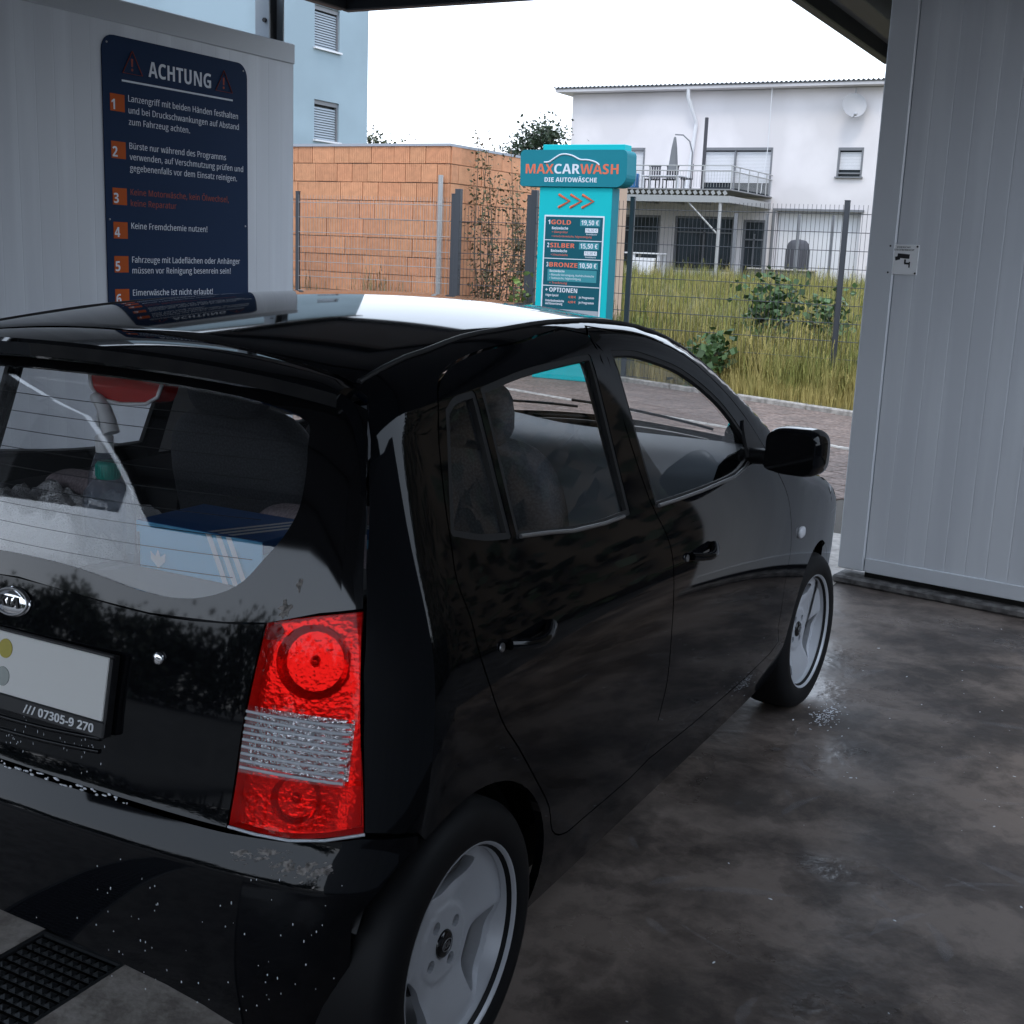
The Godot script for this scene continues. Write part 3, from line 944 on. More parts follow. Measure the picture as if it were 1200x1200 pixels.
	for k in 2:
		m = MB.new(); m.lathe([Vector2(0, 0.0012), Vector2(0.017, 0.0012), Vector2(0.0175, 0)], Transform3D(Basis(Vector3.RIGHT, PI / 2), V(0.012, 0.026 - 0.05 * k, 0.0042)), 20)
		part("seal", m, M.seal_yellow if k == 0 else M.seal_grey, pn)
	m = MB.new(); m.cbox(Transform3D(Basis(), V(-0.242, 0, 0.0042)), V(0.034, 0.106, 0.0012), 0.0004); part("blue_field", m, M.box_blue, pn)
	# moulding under the plate
	m = MB.new()
	for k in 2:
		var ln := []
		for s in 13:
			var x := lerpf(-0.24, 0.24, s / 12.0)
			var p := B.rear(x, 0.683 - 0.022 * k + 0.10 * x * x)
			ln.append(p + B.normal(p) * 0.001)
		m.tube(ln, 0.0045, 6)
	part("grip_moulding", m, paint, tg)
	# ---- tail lamps
	for sg: float in [1.0, -1.0]:
		var out: PackedVector2Array = lamp_r if sg > 0 else lamp_l
		m = MB.new()
		for k in 32:
			var y0 := 0.575 + 0.012 * k
			for w: PackedVector2Array in Geometry2D.intersect_polygons(grow(out, -0.002), pv([[-0.9, y0], [0.9, y0], [0.9, y0 + 0.0119], [-0.9, y0 + 0.0119]])):
				m.patch(w, [], 0.04, func(uv: Vector2) -> Array:
					var p := B.rear(uv.x, uv.y)
					var n := B.normal(p)
					return [p - n * (0.028 + 0.075 * (uv.y - y0)), (n + Vector3.UP * 0.075).normalized()])
		var tl := part("tail_light", m, M.red_reflector, car)
		m = MB.new(); m.patch(pv([[sg * 0.50, 0.684], [sg * 0.68, 0.670], [sg * 0.68, 0.772], [sg * 0.50, 0.782]]), [], 0.03, fr(-0.028)); part("clear_reflector", m, M.reflector, tl)
		m = MB.new(); m.rim(grow(out, -0.001), 0.03, fr(0.003), 0.04); part("housing", m, M.red_solid, tl)
		# split lines across the lamp
		var inner := []
		for p: Vector2 in out: inner.append(Vector2(p.x, p.y))
		var cut := func(y0a: float, y0b: float, y1a: float, y1b: float, xa: float, xb: float) -> PackedVector2Array:
			var w := pv([[xa, y0a], [xb, y0b], [xb, y1b], [xa, y1a]])
			if sg < 0: w = mirror(w)
			if Geometry2D.is_polygon_clockwise(w): w.reverse()
			var res: Array = Geometry2D.intersect_polygons(w, grow(out, -0.0015))
			return res[0]
		var edge := 0.022
		m = MB.new(); m.patch(cut.call(0.782, 0.772, 1.0, 1.0, 0.4, 0.8), [], 0.02, fr(0.005)); part("upper_lens", m, M.red_lens, tl)
		m = MB.new(); m.patch(cut.call(0.55, 0.55, 0.682, 0.668, 0.4, 0.8), [], 0.02, fr(0.005)); part("lower_lens", m, M.red_lens, tl)
		m = MB.new(); m.patch(cut.call(0.683, 0.669, 0.781, 0.771, 0.4, 0.677), [], 0.02, fr(0.004)); part("clear_lens", m, M.clear_lens, tl)
		m = MB.new(); m.patch(cut.call(0.683, 0.669, 0.781, 0.771, 0.6775, 0.8), [], 0.02, fr(0.005)); part("edge_lens", m, M.red_lens, tl)
		m = MB.new()
		for k in 9:
			var ln := []
			var y0 := 0.687 + 0.0115 * k
			for s in 9:
				var x := lerpf(0.509, 0.674, s / 8.0)
				var p := B.rear(sg * x, y0 - (x - 0.5) * 0.07)
				ln.append(p + B.normal(p) * 0.0035)
			m.tube(ln, 0.0026, 6)
		part("rib", m, M.clear_rib, tl)
		# bowls behind the lenses
		for bw in [[0.60, 0.865, 0.062], [0.60, 0.64, 0.04]]:
			m = MB.new()
			var p := B.rear(sg * bw[0], bw[1])
			var nn := B.normal(p)
			var bsx := Basis(nn.cross(Vector3.UP).normalized(), nn, nn.cross(nn.cross(Vector3.UP)).normalized())
			var pr := []
			for k in 7:
				var t := k / 6.0
				pr.append(Vector2(0.012 + (bw[2] - 0.012) * t, -0.055 + 0.045 * t * t))
			m.lathe(pr, Transform3D(bsx, p), 20)
			m.ellipsoid(p - nn * 0.035, V(0.012, 0.012, 0.012), 10, 8)
			part("reflector_bowl", m, M.red_reflector, tl)
		m = MB.new()
		var lb := []
		for p: Vector2 in [Vector2(0.504, 0.588), Vector2(0.55, 0.582), Vector2(0.606, 0.578), Vector2(0.66, 0.583), Vector2(0.712, 0.592)]:
			var q := B.rear(sg * p.x, p.y)
			lb.append(q + B.normal(q) * 0.003)
		m.tube(lb, 0.003, 5); part("lower_trim", m, M.clear_rib, tl)
	# ---- rear bumper, wrapped round the corner as (angle, height) about an axis in the cabin
	var zc := -0.35
	var ang := func(x: float, z: float) -> float: return atan2(x, z - zc)
	var up_edge := []
	for q in [[0.0, 0.605], [0.26, 0.596], [0.5, 0.578], [0.606, 0.574], [0.709, 0.584]]:
		var p := B.rear(q[0], q[1])
		up_edge.append([ang.call(p.x, p.z), q[1]])
	var pc := B.side(0.16, 0.571)
	up_edge.append([ang.call(pc.x, 0.16), 0.571])
	var arc := []
	for k in 9:
		var a := lerpf(1.0, 0.05, k / 8.0)
		var az := 0.315 * cos(a); var ay := HUB_Y + 0.005 + 0.315 * sin(a)
		if ay < 0.571: arc.append([ang.call(B.side(az, ay).x, az), ay])
	var low := [[0.855, 0.2], [0.80, 0.188], [0.70, 0.188], [0.64, 0.212], [0.58, 0.245], [0.5, 0.275], [0.40, 0.298], [0.2, 0.325], [0.0, 0.335]]
	var crease := []
	for k in 13:
		var x := lerpf(0.0, 0.70, k / 12.0)
		var y := 0.553 - 0.11 * x * x
		var p := B.rear(x, y)
		crease.append([ang.call(p.x, p.z), y])
	var cend := B.side(0.20, 0.497)
	crease.append([ang.call(cend.x, 0.20), 0.497])
	var sym := func(half: Array) -> Array:
		var r := []
		for p in half:
			if p[0] > 0.001: r.push_front([-p[0], p[1]])
		return r
	var along := func(tab: Array, f: float) -> float:
		for i in tab.size() - 1:
			if f <= tab[i + 1][0]: return lerpf(tab[i][1], tab[i + 1][1], clampf((f - tab[i][0]) / maxf(1e-6, tab[i + 1][0] - tab[i][0]), 0.0, 1.0))
		return tab[tab.size() - 1][1]
	var under := low.duplicate(); under.reverse()
	var arc_up := arc.duplicate(); arc_up.reverse()
	under += arc_up
	var cols := []
	for k in 91: cols.append(0.855 * k / 90.0)
	var f_end: float = up_edge[up_edge.size() - 1][0]
	for k in 16: cols.append(0.8555 + (f_end - 0.8555) * k / 15.0)
	var mesh_rows := []
	for f: float in cols:
		var yt: float = along.call(up_edge, f)
		var yc: float = along.call(crease, f)
		var yl: float = along.call(under, f)
		var ys := []
		for k in 5: ys.append(lerpf(yt, yc + 0.010, k / 5.0))
		for k in 9: ys.append(yc + 0.010 - 0.020 * k / 8.0)
		for k in range(1, 15): ys.append(lerpf(yc - 0.010, yl, k / 14.0))
		var row := []
		for y: float in ys:
			var p := B.around(f, clampf(y, yl, yt), zc)
			row.append([p, B.normal(p)])
		mesh_rows.append(row)
	m = MB.new()
	for sg: float in [1.0, -1.0]:
		for i in mesh_rows.size() - 1:
			for j in mesh_rows[0].size() - 1:
				var q := []
				for e in [[i, j], [i + 1, j], [i + 1, j + 1], [i, j + 1]]:
					var w: Array = mesh_rows[e[0]][e[1]]
					q.append([V(w[0].x * sg, w[0].y, w[0].z), V(w[1].x * sg, w[1].y, w[1].z)])
				m.tri(q[0][0], q[1][0], q[2][0], q[0][1], q[1][1], q[2][1])
				m.tri(q[0][0], q[2][0], q[3][0], q[0][1], q[2][1], q[3][1])
			# folded lower and upper edges
			for j in [0, mesh_rows[0].size() - 1]:
				var A: Array = mesh_rows[i][j]; var C: Array = mesh_rows[i + 1][j]
				var s4 := [A[0], C[0], C[0] - C[1] * 0.012, A[0] - A[1] * 0.012].map(func(v): return V(v.x * sg, v.y, v.z))
				m.flat(s4[0], s4[1], s4[2], s4[3], V(0, -1 if j else 1, 0))
	var bmp := part("rear_bumper", m, paint, car)
	# worn lacquer and dried soap
	var rng := RandomNumberGenerator.new()
	rng.seed = 11
	m = MB.new()
	for w in [[0.545, 0.548, 0.030, 0.008], [0.60, 0.540, 0.022, 0.012], [0.645, 0.532, 0.026, 0.015], [0.672, 0.538, 0.016, 0.010], [0.58, 0.560, 0.03, 0.004]]:
		var pp := B.rear(w[0], w[1])
		var a0: float = ang.call(pp.x, pp.z)
		for f in 26:
			var big := 1.0 if f < 3 else rng.randf_range(0.08, 0.35)
			var ca: float = a0 + rng.randfn() * w[2] * 0.5
			var cy: float = w[1] + rng.randfn() * w[3] * 0.5
			var blob := PackedVector2Array()
			for k in 14:
				var t := TAU * k / 14.0
				var rr := rng.randf_range(0.35, 1.0) * big
				blob.append(Vector2(ca + cos(t) * w[2] * 0.55 * rr + sin(t) * 0.006 * big, cy + sin(t) * w[3] * 0.6 * rr))
			m.patch(blob, [], 0.03, fa(0.0005 + 0.00002 * f, zc))
	part("worn_paint", m, M.worn_paint, bmp)
	m = MB.new()
	for w in [[0.545, 0.945, 0.012, 0.015], [0.56, 0.985, 0.005, 0.012]]:
		var blob := PackedVector2Array()
		for k in 18:
			var t := TAU * k / 18.0
			var rr := rng.randf_range(0.5, 1.2)
			blob.append(Vector2(w[0] + cos(t) * w[2] * rr, w[1] + sin(t) * w[3] * rr))
		m.patch(blob, [], 0.03, fr(0.0008))
	part("worn_paint", m, M.worn_paint, tg)
	m = MB.new()
	for k in 80:
		var a := rng.randf_range(0.35, 0.85) if k < 60 else rng.randf_range(-0.6, 0.5)
		var y := rng.randf_range(0.24, 0.52)
		if k % 4 == 0: a = 0.72 + rng.randfn(0.0, 0.06)
		var p := B.around(a, y, zc)
		if B.F(p.x, p.y, p.z) > 0.01: continue
		var nn := B.normal(p)
		var s := rng.randf_range(0.0006, 0.0016)
		m.ellipsoid(p, V(s, s * rng.randf_range(1.0, 2.6), s * 0.8), 5, 4, Basis(Vector3.UP, a))
	var sd := part("soap_specks", m, M.suds, bmp); sd.set_meta("kind", "stuff")
	m = MB.new()
	for k in 46:
		var x := -0.1 + 0.42 * k / 46.0 + rng.randf_range(-0.006, 0.006)
		var p := B.rear(x, 0.606 - 0.10 * x * x + rng.randf_range(-0.004, 0.003))
		m.ellipsoid(p + B.normal(p) * 0.001, V(rng.randf_range(0.0015, 0.007), rng.randf_range(0.001, 0.0026), 0.002), 6, 4)
	for k in 50:
		var x := 0.05 + 0.14 * (k % 2) + rng.randfn(0.0, 0.03)
		var p := B.rear(x, rng.randf_range(0.62, 0.70))
		m.ellipsoid(p, V(0.0007, rng.randf_range(0.001, 0.004), 0.0008), 5, 4)
	sd = part("soap_suds", m, M.suds, tg); sd.set_meta("kind", "stuff")
	build_wheels(car)
	build_cabin(car)

func row_normal(rows: Array, k: int, s: int) -> Vector3:
	var du: Vector3 = rows[mini(k + 1, rows.size() - 1)][s] - rows[maxi(k - 1, 0)][s]
	var dv: Vector3 = rows[k][mini(s + 1, 6)] - rows[k][maxi(s - 1, 0)] if s < 2 else rows[k][s] - rows[k][s - 1]
	var n := du.cross(dv).normalized()
	return n if n.y > 0 else -n
func row_flat(rows: Array, k: int, s: int) -> Vector3:
	var du: Vector3 = rows[mini(k + 1, rows.size() - 1)][s] - rows[maxi(k - 1, 0)][s]
	var dv: Vector3 = rows[k][s + 1] - rows[k][s]
	var n := du.cross(dv).normalized()
	var out := V(0, 0.3, 1) if s < 4 else V(0, -1, 0.2)
	return n if n.dot(out) > 0 else -n
func seal(m: MB, poly: PackedVector2Array, sg: float) -> void:
	m.patch(grow(poly, 0.0085), [grow(poly, -0.004)], 0.06, fs(sg, -0.002), 0.012)
func strip(m: MB, pts: Array, sg: float, r: float) -> void:
	var ln := []
	for i in pts.size() - 1:
		for s in 4:
			var t := s / 4.0
			var p := B.side(lerpf(pts[i][0], pts[i + 1][0], t), lerpf(pts[i][1], pts[i + 1][1], t))
			p += B.normal(p) * 0.003
			ln.append(V(p.x * sg, p.y, p.z))
	m.tube(ln, r, 6)
func handle(d: Node, sg: float, z: float, y: float) -> void:
	var m := MB.new()
	var ln := []
	for s in 9:
		var t := s / 8.0
		var p := B.side(z - 0.16 * t, y - 0.012 * sin(PI * t))
		p += B.normal(p) * (0.006 + 0.022 * sin(PI * t))
		ln.append(V(p.x * sg, p.y, p.z))
	m.tube(ln, 0.013, 8, -1.0, 0.8)
	part("handle", m, M.paint, d)
	m = MB.new()
	var p := B.side(z + 0.02, y)
	m.lathe([Vector2(0, 0.004), Vector2(0.008, 0.003), Vector2(0.009, 0)], Transform3D(Basis(Vector3.BACK, -sg * PI / 2), V(sg * (p.x + 0.001), p.y, p.z)), 14)
	part("key_lock", m, M.steel, d)

func build_wheels(car: Node3D) -> void:
	# one wheel, facing +x with its axle along x
	var w := Node3D.new()
	w.name = "wheel"
	var ax := Transform3D(Basis(Vector3.BACK, -PI / 2), Vector3.ZERO)  # local y of a lathe becomes +x
	var m := MB.new()
	m.lathe([Vector2(0.188, 0.066), Vector2(0.196, 0.078), Vector2(0.212, 0.086), Vector2(0.235, 0.088), Vector2(0.258, 0.080), Vector2(0.268, 0.070), Vector2(0.2745, 0.058), Vector2(0.277, 0.03), Vector2(0.277, -0.03), Vector2(0.2745, -0.058), Vector2(0.258, -0.08), Vector2(0.2, -0.08)], ax, 56)
	part("tyre", m, M.tyre, w)
	m = MB.new()
	m.lathe([Vector2(0.184, 0.045), Vector2(0.190, 0.066), Vector2(0.196, 0.080), Vector2(0.2005, 0.0815), Vector2(0.2015, 0.074), Vector2(0.198, 0.066)], ax, 56)
	m.lathe([Vector2(0.184, 0.045), Vector2(0.176, 0.02), Vector2(0.172, -0.07)], ax, 56)
	# disc with three openings
	var holes := []
	for k in 3:
		var a := PI / 2 + TAU * k / 3.0 + 0.03
		var h := PackedVector2Array()
		for q in rounded([[-0.078, 0.146], [0.0, 0.166], [0.078, 0.146], [0.070, 0.124], [0.038, 0.106], [0.0, 0.100], [-0.038, 0.106], [-0.070, 0.124]], 4):
			h.append(q.rotated(a - PI / 2))
		if Geometry2D.is_polygon_clockwise(h): h.reverse()
		holes.append(h)
	for k in 4: holes.append(circle(Vector2(0.05, 0).rotated(TAU * k / 4.0 + 0.55), 0.0125, 12))
	var depth := func(uv: Vector2) -> float:
		var r := uv.length()
		var t := clampf(r / 0.186, 0.0, 1.0)
		var dish := 0.030 + 0.024 * smoothstep(0.30, 0.95, t) + 0.006 * (1.0 - smoothstep(0.36, 0.44, t))
		var lobe := cos(3.0 * (uv.angle() - PI / 2 - 0.03))
		dish -= 0.022 * smoothstep(-0.2, 0.9, lobe) * smoothstep(0.42, 0.75, t) * (1.0 - smoothstep(0.93, 1.0, t) * 0.3)
		return dish
	var face := func(uv: Vector2) -> Array:
		var e := 0.002
		var d0: float = depth.call(uv)
		var n := V(1.0, -(depth.call(uv + Vector2(0, e)) - depth.call(uv - Vector2(0, e))) / (2 * e), (depth.call(uv + Vector2(e, 0)) - depth.call(uv - Vector2(e, 0))) / (2 * e)).normalized()
		return [V(d0, uv.y, -uv.x), n]
	m.patch(circle(Vector2.ZERO, 0.187, 64), holes, 0.009, face, 0.028)
	part("rim", m, M.alloy, w)
	m = MB.new()
	m.lathe([Vector2(0.0, 0.044), Vector2(0.022, 0.043), Vector2(0.027, 0.039), Vector2(0.028, 0.03)], ax, 24)
	var cap := part("centre_cap", m, M.gloss_black, w)
	m = MB.new()
	var rr := []
	for k in 25: rr.append(V(0.0445, 0.011 * sin(TAU * k / 24), 0.016 * cos(TAU * k / 24)))
	m.tube(rr, 0.001, 4); part("ring", m, M.steel, cap)
	letters("KIA", cap, V(0.0438, -0.005, 0.0105), Basis(V(0, 0, -1), V(0, 1, 0), V(1, 0, 0)), 0.021, 0.010, M.steel, "lettering", false, true, 0.001)
	for k in 4:
		var a := TAU * k / 4.0 + 0.55
		m = MB.new()
		m.lathe([Vector2(0.0, 0.030), Vector2(0.006, 0.030), Vector2(0.0085, 0.026), Vector2(0.009, 0.0)], Transform3D(ax.basis, V(0, sin(a) * 0.05, -cos(a) * 0.05)), 6, false)
		part("wheel_bolt", m, M.steel, w)
	m = MB.new()
	m.lathe([Vector2(0.03, 0.012), Vector2(0.105, 0.010), Vector2(0.11, -0.01), Vector2(0.11, -0.05), Vector2(0.0, -0.05)], ax, 32)
	part("brake_drum", m, M.dark_metal, w)
	for k in 4:
		var c: Node3D = w if k == 3 else w.duplicate()
		c.name = "wheel"
		car.add_child(c, true)
		var sg := 1.0 if k % 2 == 0 else -1.0
		var fz := 0.0 if k < 2 else WB
		c.position = V(sg * 0.693, HUB_Y, fz)
		c.rotation.y = 0.0 if sg > 0 else PI
		if fz < -1: c.rotation.y += -0.06
		c.rotation.x = [0.0, 0.5, 0.1, 1.0][k]

func build_cabin(car: Node3D) -> void:
	var m: MB
	for sg: float in [1.0, -1.0]:
		m = MB.new()
		m.ellipsoid(V(sg * 0.35, 0.56, -1.05), V(0.25, 0.10, 0.27), 24, 14, Basis(Vector3.RIGHT, 0.1), 0.5)
		var s := part("front_seat", m, M.seat, car)
		m = MB.new()
		m.ellipsoid(V(sg * 0.35, 0.82, -0.76), V(0.235, 0.30, 0.075), 24, 16, Basis(Vector3.RIGHT, 0.25), 0.55)
		part("backrest", m, M.seat_grey, s)
		m = MB.new()
		m.ellipsoid(V(sg * 0.35, 1.17, -0.66), V(0.125, 0.085, 0.05), 20, 12, Basis(Vector3.RIGHT, 0.2), 0.65)
		for q: float in [-0.05, 0.05]: m.tube([V(sg * 0.35 + q, 1.05, -0.69), V(sg * 0.35 + q, 1.12, -0.67)], 0.006, 6)
		part("headrest", m, M.seat_grey, s)
		m = MB.new()
		m.ellipsoid(V(sg * 0.30, 0.975, -0.13), V(0.105, 0.05, 0.04), 20, 12, Basis(Vector3.RIGHT, 0.2), 0.65)
		part("rear_headrest", m, M.seat, car)
	m = MB.new()
	m.ellipsoid(V(0, 0.55, -0.42), V(0.60, 0.10, 0.24), 28, 14, Basis(), 0.45)
	var rs := part("rear_bench", m, M.seat, car)
	m = MB.new()
	m.ellipsoid(V(0, 0.70, -0.16), V(0.58, 0.24, 0.07), 28, 14, Basis(Vector3.RIGHT, 0.22), 0.5)
	part("backrest", m, M.seat_grey, rs)
	m = MB.new()
	m.cbox(Transform3D(Basis(Vector3.RIGHT, 0.02), V(0, 0.905, 0.05)), V(1.06, 0.02, 0.40), 0.006)
	part("parcel_shelf", m, M.trim_dark, car)
	m = MB.new()
	m.grid(16, 12, func(u: float, w: float) -> Vector3:
		var x := lerpf(-0.68, 0.68, u)
		var p: Vector2 = [Vector2(-1.42, 0.62), Vector2(-1.46, 0.80), Vector2(-1.48, 0.92), Vector2(-1.52, 0.965), Vector2(-1.6, 0.985), Vector2(-1.7, 0.988), Vector2(-1.8, 0.985), Vector2(-1.9, 0.975), Vector2(-2.0, 0.96), Vector2(-2.08, 0.95), Vector2(-2.1, 0.93), Vector2(-2.1, 0.8), Vector2(-2.1, 0.6)][int(round(w * 12))]
		return V(x, p.y + 0.03 * exp(-pow((x + 0.36) / 0.2, 2)) * smoothstep(0.85, 0.96, p.y), p.x))
	var da := part("dashboard", m, M.dash, car)
	m = MB.new()
	m.cbox(Transform3D(Basis(), V(0.0, 0.86, -1.455)), V(0.26, 0.22, 0.05), 0.02)
	m.cbox(Transform3D(Basis(), V(0.0, 0.60, -1.30)), V(0.20, 0.30, 0.4), 0.03)
	part("centre_console", m, M.trim_dark, da)
	m = MB.new()
	var sw := []
	var sb := Basis(Vector3.RIGHT, -0.5)
	for k in 33: sw.append(V(-0.36, 0.93, -1.22) + sb * V(0.18 * cos(TAU * k / 32), 0.18 * sin(TAU * k / 32), 0))
	m.tube(sw, 0.014, 8)
	m.ellipsoid(V(-0.36, 0.93, -1.24), V(0.07, 0.05, 0.03), 16, 10, sb, 0.7)
	for a: float in [0.0, PI, -PI / 2]: m.tube([V(-0.36, 0.93, -1.235), V(-0.36, 0.93, -1.22) + sb * V(0.18 * cos(a), 0.18 * sin(a), 0)], 0.012, 6)
	m.tube([V(-0.36, 0.92, -1.24), V(-0.36, 0.80, -1.50)], 0.03, 8)
	part("steering_wheel", m, M.trim_dark, car)
	m = MB.new()
	m.ellipsoid(V(0.0, 1.285, -1.33), V(0.11, 0.03, 0.015), 16, 10, Basis(), 0.7)
	m.tube([V(0, 1.285, -1.34), V(0, 1.34, -1.36)], 0.008, 6)
	part("inside_mirror", m, M.trim_dark, car)

func build_luggage() -> void:
	var m := MB.new()
	# the bigger shoe box: pale blue end with three stripes and a leaf mark, dark blue top
	var o := thing("shoe_box", "pale blue shoe box with three white stripes behind the rear window", "box", V(0.235, 0.917, 0.095), 0.0)
	m.cbox(Transform3D(Basis(), V(0, 0.045, -0.09)), V(0.30, 0.09, 0.18), 0.002); part("box_body", m, M.box_light_blue, o)
	m = MB.new(); m.cbox(Transform3D(Basis(), V(0, 0.081, -0.09)), V(0.306, 0.024, 0.186), 0.002); part("lid", m, M.box_blue, o)
	m = MB.new(); m.cbox(Transform3D(Basis(), V(0, 0.081, 0.0035)), V(0.304, 0.022, 0.001), 0.0); part("lid_end", m, M.box_light_blue, o)
	for k in 3:
		m = MB.new()
		var x := 0.02 + 0.024 * k
		m.quad(V(x, 0.091, 0.0046), V(x + 0.013, 0.091, 0.0046), V(x + 0.053, 0.002, 0.0046), V(x + 0.040, 0.002, 0.0046), V(0, 0, 1))
		m.quad(V(x, 0.0938, 0.0), V(x + 0.013, 0.0938, 0.0), V(x + 0.093, 0.0938, -0.18), V(x + 0.080, 0.0938, -0.18), V(0, 1, 0))
		part("stripe", m, M.white, o)
	m = MB.new()
	for a: float in [-0.55, 0.0, 0.55]:
		var d := V(sin(a), cos(a), 0)
		var e := V(cos(a), -sin(a), 0)
		var b := V(-0.098, 0.006, 0.0046)
		m.quad(b, b + d * 0.022 + e * 0.007, b + d * 0.036, b + d * 0.022 - e * 0.007, V(0, 0, 1))
	part("leaf_mark", m, M.white, o)
	# spray bottle
	o = thing("spray_bottle", "clear spray bottle with white trigger head behind the rear window", "bottle", V(-0.035, 0.917, 0.06), -0.3)
	m = MB.new()
	m.lathe([Vector2(0.0, 0.0), Vector2(0.034, 0.0), Vector2(0.037, 0.006), Vector2(0.037, 0.12), Vector2(0.032, 0.16), Vector2(0.02, 0.195), Vector2(0.014, 0.21)], Transform3D.IDENTITY, 24); part("flask", m, M.bottle, o)
	m = MB.new()
	m.lathe([Vector2(0.017, 0.205), Vector2(0.0175, 0.235), Vector2(0.012, 0.24), Vector2(0.0, 0.24)], Transform3D.IDENTITY, 18)
	m.tube([V(0.028, 0.245, 0), V(0.018, 0.268, 0), V(0.002, 0.29, 0), V(-0.018, 0.304, 0), V(-0.034, 0.308, 0)], 0.017, 10, 0.011)
	m.tube([V(-0.016, 0.292, 0), V(-0.024, 0.27, 0), V(-0.022, 0.25, 0)], 0.004, 6, 0.003)
	part("trigger_head", m, M.white, o)
	# bottle with a green cap, lying against the shelf
	o = thing("capped_bottle", "squat white bottle with a ribbed green cap behind the rear window", "bottle", V(0.03, 0.917, 0.115))
	m = MB.new()
	m.lathe([Vector2(0.0, 0.0), Vector2(0.045, 0.0), Vector2(0.05, 0.01), Vector2(0.05, 0.11), Vector2(0.045, 0.145), Vector2(0.028, 0.165), Vector2(0.02, 0.17)], Transform3D.IDENTITY, 24); part("flask", m, M.bottle, o)
	m = MB.new()
	m.lathe([Vector2(0.021, 0.168), Vector2(0.0225, 0.172), Vector2(0.0225, 0.196), Vector2(0.019, 0.201), Vector2(0.0, 0.201)], Transform3D.IDENTITY, 24)
	for k in 24: m.box(V(0.0225 * cos(TAU * k / 24), 0.184, 0.0225 * sin(TAU * k / 24)), V(0.002, 0.022, 0.002), Basis(Vector3.UP, -TAU * k / 24))
	part("cap", m, M.cap_green, o)
	# crumpled towels
	var nz := FastNoiseLite.new(); nz.seed = 5; nz.frequency = 9.0; nz.fractal_octaves = 3
	m = MB.new()
	m.grid(44, 30, func(u: float, w: float) -> Vector3:
		var x := lerpf(-0.42, 0.03, u); var z := lerpf(-0.12, 0.2, w)
		var e := minf(minf(u, 1 - u), minf(w, 1 - w))
		var h := 0.075 * smoothstep(0.0, 0.22, e) + 0.035 * nz.get_noise_2d(x * 1.0, z * 1.0) * smoothstep(0.0, 0.15, e) + 0.012 * nz.get_noise_2d(x * 3.1, z * 3.3)
		return V(x + 0.02 * nz.get_noise_2d(z * 2.0, 4.0), 0.924 + maxf(0.0, h), z))
	solo("towel", m, M.towel, "crumpled white towel on the parcel shelf of the car", "towel")

